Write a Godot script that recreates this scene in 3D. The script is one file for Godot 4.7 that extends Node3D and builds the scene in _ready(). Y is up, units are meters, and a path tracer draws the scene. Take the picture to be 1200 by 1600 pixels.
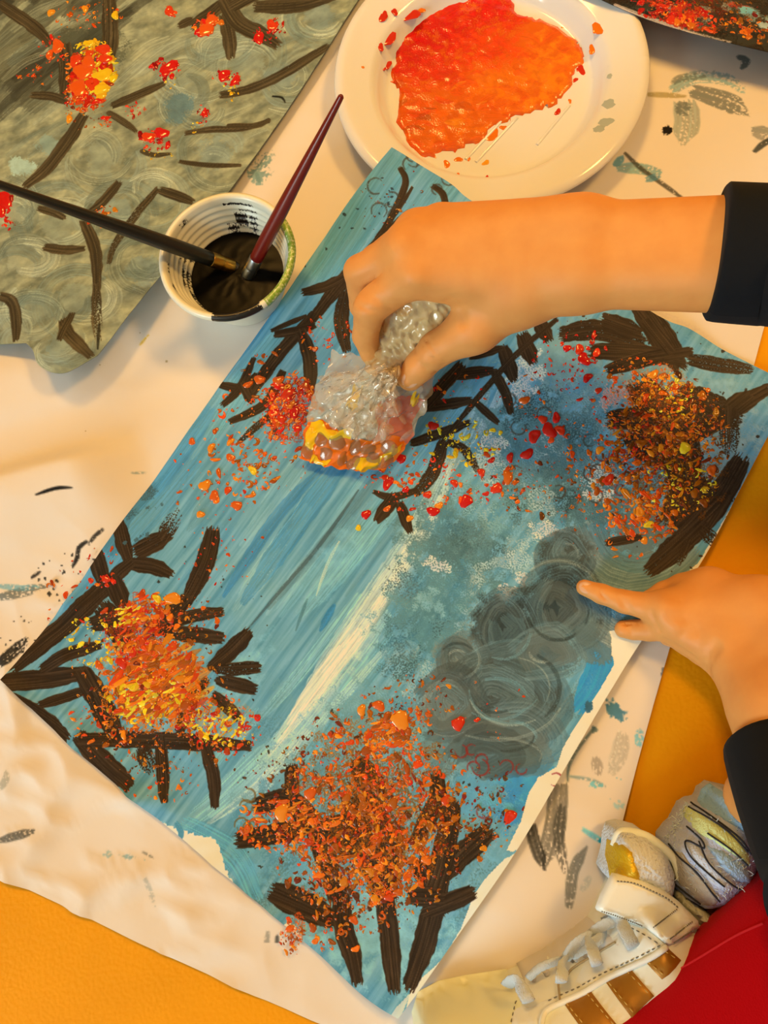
extends Node3D
# A child on a yellow floor dabs paint on a picture with bubble wrap.

# ------------------------------------------------------------------ camera solved from the A3 sheet (1200x1600, f = 1200 px)
const CAM_H := 0.451
const F_PX := 1200.0
var cam_pos := Vector3(0, CAM_H, 0)
var cam_r := Vector3.ZERO
var cam_d := Vector3.ZERO
var cam_f := Vector3.ZERO

func solve_camera() -> void:
	cam_r = Vector3(sqrt(1.0 - 0.09106 * 0.09106), -0.09106, 0)
	var dy := -0.20082
	var dx := -(cam_r.y * dy) / cam_r.x
	cam_d = Vector3(dx, dy, sqrt(1.0 - dx * dx - dy * dy))
	cam_f = cam_r.cross(cam_d)

func ray(px: float, py: float) -> Vector3:
	return cam_r * ((px - 600.0) / F_PX) + cam_d * ((py - 800.0) / F_PX) + cam_f

# the point on a pixel's ray at height h (metres)
func P(px: float, py: float, h: float) -> Vector3:
	var d := ray(px, py)
	return cam_pos + d * ((h - CAM_H) / d.y)

# the point on a pixel's ray that lies on a height field
func PH(px: float, py: float, hf: Callable) -> Vector3:
	var h := 0.0
	var p := P(px, py, h)
	for k in 10:
		h = lerpf(h, hf.call(p.x, p.z), 0.8)
		p = P(px, py, h)
	return p

func mm(px: float, py: float, h: float) -> Vector3:
	return P(px, py, h * 0.001)

# ------------------------------------------------------------------ naming
var used := {}
func numbered(s: String) -> String:
	if not used.has(s):
		used[s] = 0
		return s
	used[s] += 1
	return "%s_%03d" % [s, used[s]]

func tag(o: Node, label: String, category: String, group := "") -> Node:
	o.set_meta("label", label)
	o.set_meta("category", category)
	if group != "":
		o.set_meta("group", group)
	return o

func thing(called: String, at: Vector3, label: String, category: String, group := "") -> Node3D:
	var o := Node3D.new()
	o.name = numbered(called)
	add_child(o)
	o.position = at
	tag(o, label, category, group)
	return o

# world-space mesh under a parent that sits at its own base
func part(called: String, mesh: Mesh, mat: Material, parent: Node, at := Vector3.ZERO) -> MeshInstance3D:
	var m := MeshInstance3D.new()
	m.name = called
	m.mesh = mesh
	m.material_override = mat
	m.cast_shadow = GeometryInstance3D.SHADOW_CASTING_SETTING_ON
	parent.add_child(m, true)
	m.position = at
	return m

func wpart(called: String, mesh: Mesh, mat: Material, parent: Node3D, root: Node3D) -> MeshInstance3D:
	var off := -root.position
	var n: Node = parent
	while n != root:
		off -= (n as Node3D).position
		n = n.get_parent()
	return part(called, mesh, mat, parent, off)

func structure(called: String, mesh: Mesh, mat: Material, at: Vector3) -> MeshInstance3D:
	var m := part(called, mesh, mat, self, at)
	m.set_meta("kind", "structure")
	return m

# ------------------------------------------------------------------ colours and materials
# colours are read off the photograph; GAIN turns a colour as photographed into the pigment's own
var GAIN := Vector3(0.88, 1.20, 1.62)
func base_color(c: Color) -> Color:
	var l := c.srgb_to_linear()
	return Color(clampf(l.r * GAIN.x, 0.0, 0.92), clampf(l.g * GAIN.y, 0.0, 0.92), clampf(l.b * GAIN.z, 0.0, 0.92))

func rgb(r: float, g: float, b: float) -> Color:
	return Color(r / 255.0, g / 255.0, b / 255.0)

func mat(c: Color, rough := 0.6, spec := 0.5) -> StandardMaterial3D:
	var m := StandardMaterial3D.new()
	m.albedo_color = base_color(c).linear_to_srgb()
	m.roughness = rough
	m.metallic_specular = spec
	m.cull_mode = BaseMaterial3D.CULL_DISABLED
	return m

func noise_tex(freq: float, seed_: int, lo: Color, hi: Color, size := 512, normal := false, bump := 4.0, oct := 4) -> NoiseTexture2D:
	var n := FastNoiseLite.new()
	n.seed = seed_
	n.frequency = freq
	n.fractal_octaves = oct
	var t := NoiseTexture2D.new()
	t.width = size
	t.height = size
	t.seamless = true
	t.noise = n
	if normal:
		t.as_normal_map = true
		t.bump_strength = bump
	else:
		var g := Gradient.new()
		g.set_color(0, lo)
		g.set_color(1, hi)
		t.color_ramp = g
	return t

# ------------------------------------------------------------------ mesh helpers
class MB:
	var v := PackedVector3Array()
	var n := PackedVector3Array()
	var uv := PackedVector2Array()
	var c := PackedColorArray()
	var idx := PackedInt32Array()
	var use_c := false
	func add(p: Vector3, nn: Vector3, u := Vector2.ZERO, col := Color.WHITE) -> int:
		v.append(p)
		n.append(nn)
		uv.append(u)
		if use_c:
			c.append(col)
		return v.size() - 1
	func tri(a: int, b: int, d: int) -> void:
		idx.append(a)
		idx.append(b)
		idx.append(d)
	func quad(a: int, b: int, d: int, e: int) -> void:
		tri(a, b, d)
		tri(a, d, e)
	# smooth normals from the faces (front faces run clockwise)
	func smooth() -> void:
		var acc := PackedVector3Array()
		acc.resize(v.size())
		for k in range(0, idx.size(), 3):
			var a := idx[k]
			var b := idx[k + 1]
			var d := idx[k + 2]
			var f := (v[d] - v[a]).cross(v[b] - v[a])
			acc[a] += f
			acc[b] += f
			acc[d] += f
		for k in v.size():
			n[k] = acc[k].normalized() if acc[k].length_squared() > 1e-24 else Vector3.UP
	func mesh() -> ArrayMesh:
		var arr := []
		arr.resize(Mesh.ARRAY_MAX)
		arr[Mesh.ARRAY_VERTEX] = v
		arr[Mesh.ARRAY_NORMAL] = n
		arr[Mesh.ARRAY_TEX_UV] = uv
		if use_c:
			arr[Mesh.ARRAY_COLOR] = c
		arr[Mesh.ARRAY_INDEX] = idx
		var m := ArrayMesh.new()
		m.add_surface_from_arrays(Mesh.PRIMITIVE_TRIANGLES, arr)
		return m

# tube / loft along a path with elliptic radii; caps closed
func loft(mb: MB, path: Array, radii: Array, seg := 20, hint := Vector3.UP, bump = null, cap0 := true, cap1 := true) -> void:
	var n := path.size()
	var base := mb.v.size()
	var len_ := 0.0
	for i in n:
		var t: Vector3
		if i == 0:
			t = path[1] - path[0]
		elif i == n - 1:
			t = path[n - 1] - path[n - 2]
		else:
			t = path[i + 1] - path[i - 1]
		t = t.normalized()
		var sx := t.cross(hint).normalized()
		var sy := sx.cross(t).normalized()
		if i > 0:
			len_ += (path[i] - path[i - 1]).length()
		var r = radii[i]
		var rv: Vector2 = r if r is Vector2 else Vector2(r, r)
		for j in seg + 1:
			var a := TAU * j / seg
			var k := 1.0
			if bump != null:
				k = bump.call(float(i) / (n - 1), a)
			mb.add(path[i] + sx * cos(a) * rv.x * k + sy * sin(a) * rv.y * k, Vector3.UP, Vector2(float(j) / seg, len_))
	for i in n - 1:
		for j in seg:
			var a := base + i * (seg + 1) + j
			mb.quad(a, a + 1, a + seg + 2, a + seg + 1)
	for e in 2:
		if (e == 0 and not cap0) or (e == 1 and not cap1):
			continue
		var row: int = base if e == 0 else base + (n - 1) * (seg + 1)
		var ci := mb.add(path[0] if e == 0 else path[n - 1], Vector3.UP, Vector2(0.5, 0.5))
		for j in seg:
			if e == 0:
				mb.tri(ci, row + j + 1, row + j)
			else:
				mb.tri(ci, row + j, row + j + 1)

func tube_mesh(path: Array, radii: Array, seg := 14, hint := Vector3.UP, bump = null) -> ArrayMesh:
	var mb := MB.new()
	loft(mb, path, radii, seg, hint, bump)
	mb.smooth()
	return mb.mesh()

# lathe about y through at; profile = Vector2(r, y) list
func lathe(mb: MB, prof: Array, seg := 96) -> void:
	var base := mb.v.size()
	var n := prof.size()
	var tot := 0.0
	var ls := [0.0]
	for i in range(1, n):
		tot += (prof[i] - prof[i - 1]).length()
		ls.append(tot)
	for i in n:
		for j in seg + 1:
			var a := TAU * j / seg
			mb.add(Vector3(cos(a) * prof[i].x, prof[i].y, sin(a) * prof[i].x), Vector3.UP, Vector2(float(j) / seg, ls[i] / tot))
	for i in n - 1:
		for j in seg:
			var a := base + i * (seg + 1) + j
			mb.quad(a, a + 1, a + seg + 2, a + seg + 1)

func smooth_line(pts: Array, steps := 6) -> Array:
	var out := []
	var n := pts.size()
	for i in n - 1:
		var p0 = pts[maxi(i - 1, 0)]
		var p1 = pts[i]
		var p2 = pts[i + 1]
		var p3 = pts[mini(i + 2, n - 1)]
		for k in steps:
			var t := float(k) / steps
			out.append(0.5 * (2.0 * p1 + (p2 - p0) * t + (2.0 * p0 - 5.0 * p1 + 4.0 * p2 - p3) * t * t + (3.0 * p1 - p0 - 3.0 * p2 + p3) * t * t * t))
	out.append(pts[n - 1])
	return out

func resample(pts: Array, n: int) -> Array:
	var ls := [0.0]
	for i in range(1, pts.size()):
		ls.append(ls[-1] + (pts[i] - pts[i - 1]).length())
	var out := []
	var k := 0
	for i in n:
		var want: float = ls[-1] * i / (n - 1)
		while k < pts.size() - 2 and ls[k + 1] < want:
			k += 1
		var d: float = ls[k + 1] - ls[k]
		out.append(pts[k].lerp(pts[k + 1], 0.0 if d < 1e-9 else clampf((want - ls[k]) / d, 0.0, 1.0)))
	return out

# a sheet of paper: Coons patch between four photographed edges, laid on a height field, with thickness
# edges: top (a->b), right (b->c), bottom (d->c), left (a->d), each a list of photo pixels
func sheet(top: Array, right: Array, bottom: Array, left: Array, hf: Callable, nu: int, nv: int, thick: float, uvf: Callable) -> ArrayMesh:
	var e := []
	for src in [[top, nu], [right, nv], [bottom, nu], [left, nv]]:
		var pts := []
		for q in src[0]:
			var w := PH(q.x, q.y, hf)
			pts.append(Vector2(w.x, w.z))
		e.append(resample(smooth_line(pts, 8), src[1]))
	var mb := MB.new()
	var a: Vector2 = e[0][0]
	var b: Vector2 = e[0][-1]
	var d: Vector2 = e[2][0]
	var c: Vector2 = e[2][-1]
	for side in 2:
		for j in nv:
			var v := float(j) / (nv - 1)
			for i in nu:
				var u := float(i) / (nu - 1)
				var q: Vector2 = e[0][i] * (1.0 - v) + e[2][i] * v + e[3][j] * (1.0 - u) + e[1][j] * u - (a * (1.0 - u) * (1.0 - v) + b * u * (1.0 - v) + c * u * v + d * (1.0 - u) * v)
				var y: float = hf.call(q.x, q.y)
				mb.add(Vector3(q.x, y - thick * side, q.y), Vector3.UP, uvf.call(q))
	var o := nu * nv
	for j in nv - 1:
		for i in nu - 1:
			var k := j * nu + i
			mb.quad(k, k + 1, k + nu + 1, k + nu)
			mb.quad(o + k, o + k + nu, o + k + nu + 1, o + k + 1)
	mb.smooth()
	var rim := []
	for i in nu:
		rim.append(i)
	for j in range(1, nv):
		rim.append(j * nu + nu - 1)
	for i in range(nu - 2, -1, -1):
		rim.append((nv - 1) * nu + i)
	for j in range(nv - 2, 0, -1):
		rim.append(j * nu)
	for k in rim.size():
		var p: int = rim[k]
		var q2: int = rim[(k + 1) % rim.size()]
		mb.quad(p, p + o, q2 + o, q2)
	return mb.mesh()

# solid that is swollen from an outline in plan: top = base(x,z) + thick * dome(distance to the outline)
# poly: world xz outline. Used for padded leather, cloth and puddles.
func poly_dist(q: Vector2, poly: PackedVector2Array) -> float:
	var best := 1e9
	var n := poly.size()
	for i in n:
		var a := poly[i]
		var b := poly[(i + 1) % n]
		var ab := b - a
		var t := clampf((q - a).dot(ab) / maxf(ab.length_squared(), 1e-12), 0.0, 1.0)
		best = minf(best, q.distance_squared_to(a + ab * t))
	return sqrt(best)

func swell(poly_in: Array, step: float, edge: float, thick: float, base: Callable, skirt: float, uvs := 1.0, extra = null) -> ArrayMesh:
	var poly := PackedVector2Array(poly_in)
	if not Geometry2D.is_polygon_clockwise(poly):
		poly.reverse()
	# densify the outline
	var ring := PackedVector2Array()
	for i in poly.size():
		var a := poly[i]
		var b := poly[(i + 1) % poly.size()]
		var m := maxi(1, int(a.distance_to(b) / step))
		for k in m:
			ring.append(a.lerp(b, float(k) / m))
	var pts := ring.duplicate()
	var lo := ring[0]
	var hi := ring[0]
	for q in ring:
		lo = lo.min(q)
		hi = hi.max(q)
	# inner rows that follow the edge, then a grid
	var row := 0
	var y := lo.y
	while y < hi.y:
		var x := lo.x + (step * 0.5 if row % 2 else 0.0)
		while x < hi.x:
			var q := Vector2(x, y)
			if Geometry2D.is_point_in_polygon(q, ring) and poly_dist(q, poly) > step * 0.45:
				pts.append(q)
			x += step
		y += step * 0.866
		row += 1
	var tris := Geometry2D.triangulate_delaunay(pts)
	var mb := MB.new()
	for k in pts.size():
		var q := pts[k]
		var d := poly_dist(q, poly) if k >= ring.size() else 0.0
		var f := clampf(d / edge, 0.0, 1.0)
		var yy: float = base.call(q.x, q.y) + thick * sqrt(1.0 - (1.0 - f) * (1.0 - f))
		if extra != null:
			yy += extra.call(q.x, q.y, d)
		mb.add(Vector3(q.x, yy, q.y), Vector3.UP, q * uvs)
	for k in range(0, tris.size(), 3):
		var a := tris[k]
		var b := tris[k + 1]
		var c := tris[k + 2]
		if not Geometry2D.is_point_in_polygon((pts[a] + pts[b] + pts[c]) / 3.0, ring):
			continue
		if (pts[b] - pts[a]).cross(pts[c] - pts[a]) < 0.0:
			mb.tri(a, c, b)
		else:
			mb.tri(a, b, c)
	# skirt down to the underside
	var rn := ring.size()
	var s0 := mb.v.size()
	for k in rn:
		mb.add(mb.v[k] - Vector3(0, skirt, 0), Vector3.UP, ring[k] * uvs)
	for k in rn:
		var k2 := (k + 1) % rn
		mb.quad(k, k2, s0 + k2, s0 + k)
	mb.smooth()
	return mb.mesh()

func px_poly(pts: Array, h: float) -> Array:
	var out := []
	for q in pts:
		var w := P(q.x, q.y, h)
		out.append(Vector2(w.x, w.z))
	return out

func px_poly_h(pts: Array, hf: Callable) -> Array:
	var out := []
	for q in pts:
		var w := PH(q.x, q.y, hf)
		out.append(Vector2(w.x, w.z))
	return out

func V2(a: Array) -> Array:
	var out := []
	for i in range(0, a.size(), 2):
		out.append(Vector2(a[i], a[i + 1]))
	return out

# ------------------------------------------------------------------ paint canvas: pigment laid down stroke by stroke
class Canvas:
	var w := 0
	var h := 0
	var r := PackedFloat32Array()
	var g := PackedFloat32Array()
	var b := PackedFloat32Array()
	var z := PackedFloat32Array()      # relief of the paint film
	var o := Vector2.ZERO              # world xz of texel 0,0
	var ux := Vector2.RIGHT
	var vx := Vector2.DOWN
	var res := 3500.0                  # texels per metre
	var proj: Callable                 # photo pixel -> world xz
	var px2t := 1.5                    # texels per photo pixel
	var nf := PackedByteArray()        # fine noise 512
	var nm := PackedByteArray()        # medium noise
	var nb := PackedByteArray()        # bristle streaks along x
	func setup(o_: Vector2, ux_: Vector2, lu: float, lv: float, res_: float, proj_: Callable, c: Color, noises: Array) -> void:
		o = o_
		ux = ux_.normalized()
		vx = Vector2(-ux.y, ux.x)
		res = res_
		w = int(lu * res)
		h = int(lv * res)
		proj = proj_
		for q in [0, 1, 2, 3]:
			var a := PackedFloat32Array()
			a.resize(w * h)
			a.fill([c.r, c.g, c.b, 0.0][q])
			match q:
				0: r = a
				1: g = a
				2: b = a
				3: z = a
		nf = noises[0]
		nm = noises[1]
		nb = noises[2]
	func flip_v() -> void:
		vx = -vx
	func uv(q: Vector2) -> Vector2:
		var d := q - o
		return Vector2(d.dot(ux) * res / w, d.dot(vx) * res / h)
	func tex(p: Vector2) -> Vector2:
		var q: Vector2 = proj.call(p)
		var d := q - o
		return Vector2(d.dot(ux) * res, d.dot(vx) * res)
	# brush stroke through photo pixels; width in photo pixels
	func stroke(pts: Array, width: float, c: Color, alpha := 1.0, dry := 0.0, bristle := 0.25, t0 := 0.7, t1 := 0.5, relief := 0.5, c2 := Color(-1, 0, 0)) -> void:
		var tp := []
		for q in pts:
			tp.append(tex(q))
		var k0: float = (tex(pts[0] + Vector2(3, 0)) - tp[0]).length() / 3.0
		var k1: float = (tex(pts[0] + Vector2(0, 3)) - tp[0]).length() / 3.0
		var hw := width * 0.5 * (k0 + k1) * 0.5
		var line := []
		var n := tp.size()
		for i in n - 1:
			var p0: Vector2 = tp[maxi(i - 1, 0)]
			var p1: Vector2 = tp[i]
			var p2: Vector2 = tp[i + 1]
			var p3: Vector2 = tp[mini(i + 2, n - 1)]
			var st := maxi(2, mini(10, int(p1.distance_to(p2) / maxf(4.0, hw * 0.6))))
			for k in st:
				var t := float(k) / st
				line.append(0.5 * (2.0 * p1 + (p2 - p0) * t + (2.0 * p0 - 5.0 * p1 + 4.0 * p2 - p3) * t * t + (3.0 * p1 - p0 - 3.0 * p2 + p3) * t * t * t))
		line.append(tp[n - 1])
		var ext := hw + 2.0
		var lo: Vector2 = line[0]
		var hi: Vector2 = line[0]
		var total := 0.0
		for i in line.size():
			lo = lo.min(line[i])
			hi = hi.max(line[i])
			if i > 0:
				total += line[i].distance_to(line[i - 1])
		var x0 := clampi(int(lo.x - ext), 0, w)
		var x1 := clampi(int(hi.x + ext) + 1, 0, w)
		var y0 := clampi(int(lo.y - ext), 0, h)
		var y1 := clampi(int(hi.y + ext) + 1, 0, h)
		var bw := x1 - x0
		var bh := y1 - y0
		if bw <= 0 or bh <= 0:
			return
		var dist := PackedFloat32Array()
		dist.resize(bw * bh)
		dist.fill(1e6)
		var along := PackedFloat32Array()
		along.resize(bw * bh)
		var lat := PackedFloat32Array()
		lat.resize(bw * bh)
		var acc := 0.0
		for i in line.size() - 1:
			var a: Vector2 = line[i]
			var bb: Vector2 = line[i + 1]
			var ab := bb - a
			var l := ab.length()
			if l < 1e-4:
				continue
			var dx := ab.x / l
			var dy := ab.y / l
			var sx0 := clampi(int(minf(a.x, bb.x) - ext), x0, x1)
			var sx1 := clampi(int(maxf(a.x, bb.x) + ext) + 1, x0, x1)
			var sy0 := clampi(int(minf(a.y, bb.y) - ext), y0, y1)
			var sy1 := clampi(int(maxf(a.y, bb.y) + ext) + 1, y0, y1)
			for yy in range(sy0, sy1):
				var ry := yy - a.y
				var row := (yy - y0) * bw - x0
				for xx in range(sx0, sx1):
					var rx := xx - a.x
					var t := rx * dx + ry * dy
					var s := ry * dx - rx * dy
					var e := 0.0
					if t < 0.0:
						e = -t
					elif t > l:
						e = t - l
					var d := absf(s) if e == 0.0 else sqrt(s * s + e * e)
					if d < ext and d < dist[row + xx]:
						dist[row + xx] = d
						along[row + xx] = acc + t
						lat[row + xx] = s
			acc += l
		var seed_ := int(lo.x * 7.0 + lo.y * 13.0)
		var bs := 14.0 / maxf(hw, 1.0)
		if bs < 1.2:
			bs = 1.2
		for yy in range(y0, y1):
			for xx in range(x0, x1):
				var k := (yy - y0) * bw + xx - x0
				var d := dist[k]
				if d > ext:
					continue
				var al := along[k]
				var t := clampf(al / maxf(total, 1.0), 0.0, 1.0)
				# taper at both ends
				var wl := hw
				if t < 0.25:
					wl *= lerpf(t0, 1.0, t * 4.0)
				elif t > 0.7:
					wl *= lerpf(1.0, t1, (t - 0.7) / 0.3)
				var fi := nf[((yy * 1 + seed_) & 511) * 512 + ((xx + seed_) & 511)] / 255.0
				var br := nb[(int(lat[k] * bs + 400.0 + seed_) & 511) * 512 + (int(al * 0.5 + seed_) & 511)] / 255.0
				wl += (nm[((yy + seed_) & 511) * 512 + ((xx + seed_) & 511)] / 255.0 - 0.5) * hw * 0.2
				var a := clampf((wl - d) * 0.8 + 0.5, 0.0, 1.0)
				if a <= 0.0:
					continue
				# the bristles end at different lengths
				var over := maxf(-al, al - total)
				if over > 0.0:
					a *= clampf((br * 1.1 - 0.25) * hw - over + 0.5, 0.0, 1.0)
				if dry > 0.0:
					var th := dry * (0.35 + 0.65 * t)
					a *= clampf((br * 0.55 + fi * 0.45 - th * 0.75 - 0.1) * 9.0, 0.0, 1.0)
				a *= alpha * (1.0 - bristle * 0.9 * (1.0 - br)) if alpha < 1.0 else 1.0
				var m := 1.0 + (br - 0.5) * bristle * 1.2
				var cr := c.r
				var cg := c.g
				var cb := c.b
				if c2.r >= 0.0:
					br = br * br
					cr = lerpf(cr, c2.r, br)
					cg = lerpf(cg, c2.g, br)
					cb = lerpf(cb, c2.b, br)
				var q := yy * w + xx
				r[q] += (cr * m - r[q]) * a
				g[q] += (cg * m - g[q]) * a
				b[q] += (cb * m - b[q]) * a
				z[q] += ((0.4 + br * 0.6) * relief - z[q] * 0.5) * a
	# ragged patch of pigment round a photo pixel
	func patch(c0: Vector2, rx: float, ry: float, ang: float, c: Color, alpha := 1.0, rag := 0.5, grain := 0.0, soft := 0.25) -> void:
		var tc := tex(c0)
		var ex := (tex(c0 + Vector2(cos(ang), sin(ang)) * rx) - tc)
		var ey := (tex(c0 + Vector2(-sin(ang), cos(ang)) * ry) - tc)
		var det := ex.x * ey.y - ex.y * ey.x
		var m := (absf(ex.x) + absf(ey.x)) * 1.3
		var mn := (absf(ex.y) + absf(ey.y)) * 1.3
		for yy in range(clampi(int(tc.y - mn), 0, h), clampi(int(tc.y + mn) + 1, 0, h)):
			for xx in range(clampi(int(tc.x - m), 0, w), clampi(int(tc.x + m) + 1, 0, w)):
				var dx := xx - tc.x
				var dy := yy - tc.y
				var u := (dx * ey.y - dy * ey.x) / det
				var v := (dy * ex.x - dx * ex.y) / det
				var d := u * u + v * v
				if d > 1.7:
					continue
				var nmv := nm[(yy & 511) * 512 + (xx & 511)] / 255.0
				var nfv := nf[(yy & 511) * 512 + ((xx + 131) & 511)] / 255.0
				var a := clampf((1.0 + (nmv - 0.5) * rag * 2.0 + (nfv - 0.5) * rag - sqrt(d)) / soft, 0.0, 1.0)
				if grain > 0.0:
					a *= clampf((nfv - grain * 0.8) * 6.0, 0.0, 1.0)
				a *= alpha
				if a <= 0.0:
					continue
				var mlt := 0.88 + nmv * 0.24
				var q := yy * w + xx
				r[q] += (c.r * mlt - r[q]) * a
				g[q] += (c.g * mlt - g[q]) * a
				b[q] += (c.b * mlt - b[q]) * a
				z[q] += (0.3 * nfv - z[q] * 0.3) * a
	func fill_poly(pts: Array, c: Color, alpha := 1.0, rag := 6.0) -> void:
		var poly := PackedVector2Array()
		var lo := Vector2(1e9, 1e9)
		var hi := -lo
		for q in pts:
			var t := tex(q)
			poly.append(t)
			lo = lo.min(t)
			hi = hi.max(t)
		for yy in range(clampi(int(lo.y - rag), 0, h), clampi(int(hi.y + rag) + 1, 0, h)):
			# crossings of the row, shifted by noise so that the border is ragged
			var s := (nm[(yy * 3 & 511) * 512 + 77] / 255.0 - 0.5) * rag * 2.0
			var xs := []
			var n := poly.size()
			for i in n:
				var a := poly[i]
				var d := poly[(i + 1) % n]
				if (a.y <= yy) != (d.y <= yy):
					xs.append(a.x + (yy - a.y) / (d.y - a.y) * (d.x - a.x) + s)
			xs.sort()
			for i in range(0, xs.size() - 1, 2):
				for xx in range(clampi(int(xs[i]), 0, w), clampi(int(xs[i + 1]), 0, w)):
					var q := yy * w + xx
					r[q] += (c.r - r[q]) * alpha
					g[q] += (c.g - g[q]) * alpha
					b[q] += (c.b - b[q]) * alpha
					z[q] *= 1.0 - alpha
	func speckle(rng: RandomNumberGenerator, c0: Vector2, rx: float, ry: float, n: int, size: float, c: Color) -> void:
		for i in n:
			var a := rng.randf() * TAU
			var d := sqrt(rng.randf())
			var s := size * rng.randf_range(0.4, 1.3)
			patch(c0 + Vector2(cos(a) * rx * d, sin(a) * ry * d), s, s * rng.randf_range(0.4, 1.0), rng.randf() * 3.0, c, 0.85, 0.9)
	func albedo(gain: Vector3) -> ImageTexture:
		var lut := [PackedByteArray(), PackedByteArray(), PackedByteArray()]
		for k in 3:
			for i in 1024:
				var l := Color(i / 1023.0, 0, 0).srgb_to_linear().r * gain[k]
				lut[k].append(int(clampf(Color(minf(l, 0.9), 0, 0).linear_to_srgb().r, 0.0, 1.0) * 255.0))
		var data := PackedByteArray()
		data.resize(w * h * 3)
		var l0: PackedByteArray = lut[0]
		var l1: PackedByteArray = lut[1]
		var l2: PackedByteArray = lut[2]
		for q in w * h:
			data[q * 3] = l0[clampi(int(r[q] * 1023.0), 0, 1023)]
			data[q * 3 + 1] = l1[clampi(int(g[q] * 1023.0), 0, 1023)]
			data[q * 3 + 2] = l2[clampi(int(b[q] * 1023.0), 0, 1023)]
		return ImageTexture.create_from_image(Image.create_from_data(w, h, false, Image.FORMAT_RGB8, data))
	func normal(strength: float) -> ImageTexture:
		var data := PackedByteArray()
		data.resize(w * h)
		for q in w * h:
			data[q] = clampi(int(z[q] * 200.0), 0, 255)
		var im := Image.create_from_data(w, h, false, Image.FORMAT_L8, data)
		im.convert(Image.FORMAT_RGBA8)
		im.bump_map_to_normal_map(strength)
		return ImageTexture.create_from_image(im)

var noises := []
func make_noises() -> void:
	for spec in [[0.22, 3, 2], [0.03, 5, 4], [0.05, 9, 3]]:
		var n := FastNoiseLite.new()
		n.noise_type = FastNoiseLite.TYPE_SIMPLEX
		n.seed = spec[1]
		n.frequency = spec[0]
		n.fractal_octaves = spec[2]
		var im := n.get_seamless_image(512, 512)
		im.convert(Image.FORMAT_L8)
		noises.append(im.get_data())
	# bristle noise: long along x, fine along y
	var nb := PackedByteArray()
	nb.resize(512 * 512)
	var src: PackedByteArray = noises[0]
	var med: PackedByteArray = noises[1]
	for y in 512:
		for x in 512:
			var a := src[y * 512 + (x / 24)] 
			var a2 := src[y * 512 + ((x / 24 + 1) & 511)]
			var t := (x % 24) / 24.0
			nb[y * 512 + x] = clampi(int(lerpf(a, a2, t) * 0.75 + med[((y * 5) & 511) * 512 + x] * 0.25), 0, 255)
	noises[2] = nb

# ------------------------------------------------------------------ the surfaces things lie on
var pl_a: Vector2
var pl_b: Vector2
var nz := FastNoiseLite.new()
var nz2 := FastNoiseLite.new()
var bulge: Vector2
var t_pt: Vector2
var long_d: Vector2
var short_d: Vector2
var long_l := 0.42
var short_l := 0.297

func xz(v: Vector3) -> Vector2:
	return Vector2(v.x, v.z)

func init_surfaces() -> void:
	pl_a = xz(P(-40, 766, 0.016))
	pl_b = xz(P(250, 692, 0.012))
	nz.seed = 11
	nz.frequency = 9.0
	nz.fractal_octaves = 3
	nz2.seed = 23
	nz2.frequency = 22.0
	nz2.fractal_type = FastNoiseLite.FRACTAL_RIDGED
	nz2.fractal_octaves = 2
	bulge = xz(P(840, 1400, 0.0))
	t_pt = xz(P(612, 230, 0.026))
	var l := xz(P(0, 1062, 0.002))
	var r := xz(P(1242, 602, 0.004))
	long_d = (l - t_pt).normalized()
	long_l = (l - t_pt).length()
	short_d = (r - t_pt).normalized()
	short_l = (r - t_pt).length()

func sstep(a: float, b: float, x: float) -> float:
	var t := clampf((x - a) / (b - a), 0.0, 1.0)
	return t * t * (3.0 - 2.0 * t)

# cover paper
func HC(x: float, z: float) -> float:
	var q := Vector2(x, z)
	var h := 0.0008
	# pleat: gentle on the near side, steep on the far side
	var d := (pl_b - pl_a)
	var l := d.length()
	var u := d / l
	var s := (q - pl_a).dot(u)
	var w := (q - pl_a).cross(u) * -1.0     # + towards the viewer's bottom
	var reach := 1.0 - sstep(l * 0.52, l * 0.92, s)
	var wob := 0.004 * sin(s * 40.0)
	w += wob * 0.4
	if w > 0.0:
		h += 0.019 * reach * exp(-(w * w) / (0.040 * 0.040))
	else:
		h += 0.019 * reach * (1.0 - sstep(0.0, 0.017, -w - 0.001))
	# the paper rises again beyond the crease
	h += 0.007 * reach * exp(-(w + 0.072) * (w + 0.072) / (0.026 * 0.026)) * (1.0 if w < -0.036 else 0.0) * sstep(0.036, 0.05, -w)
	# soft swelling beside the shoe
	var e := q - bulge
	h += 0.010 * exp(-e.length_squared() / (0.055 * 0.055))
	# creases, stronger at the lower left
	var k := sstep(-0.05, -0.2, x) * sstep(-0.1, 0.05, z)
	# the picture presses the creases flat
	var pa := (q - t_pt).dot(long_d)
	var pb := (q - t_pt).dot(short_d)
	k *= 1.0 - 0.9 * sstep(-0.004, 0.02, minf(minf(pa, long_l - pa), minf(pb, short_l - pb)))
	h += (nz.get_noise_2d(x, z) * 0.5 + 0.5) * (0.0014 + 0.0030 * k)
	h += maxf(0.0, nz2.get_noise_2d(x * 0.5, z * 0.8)) * (0.0006 + 0.0042 * k)
	return maxf(h, 0.0004)

# the picture being painted
func HP(x: float, z: float) -> float:
	var q := Vector2(x, z) - t_pt
	var a := q.dot(long_d)
	var b := q.dot(short_d)
	var h := HC(x, z) + 0.0010
	h += 0.0235 * exp(-maxf(a, 0.0) * maxf(a, 0.0) / (0.075 * 0.075)) * (1.0 - sstep(0.11, 0.24, b))
	# the right-hand edge lifts off the paper below
	var er := short_l - b
	h += 0.0075 * exp(-er * er / (0.030 * 0.030)) * sstep(0.03, 0.16, a)
	# left edge and bottom edge lift a little
	h += 0.0022 * exp(-b * b / (0.02 * 0.02))
	var eb := long_l - a
	h += 0.0025 * exp(-eb * eb / (0.02 * 0.02))
	return h

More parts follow.
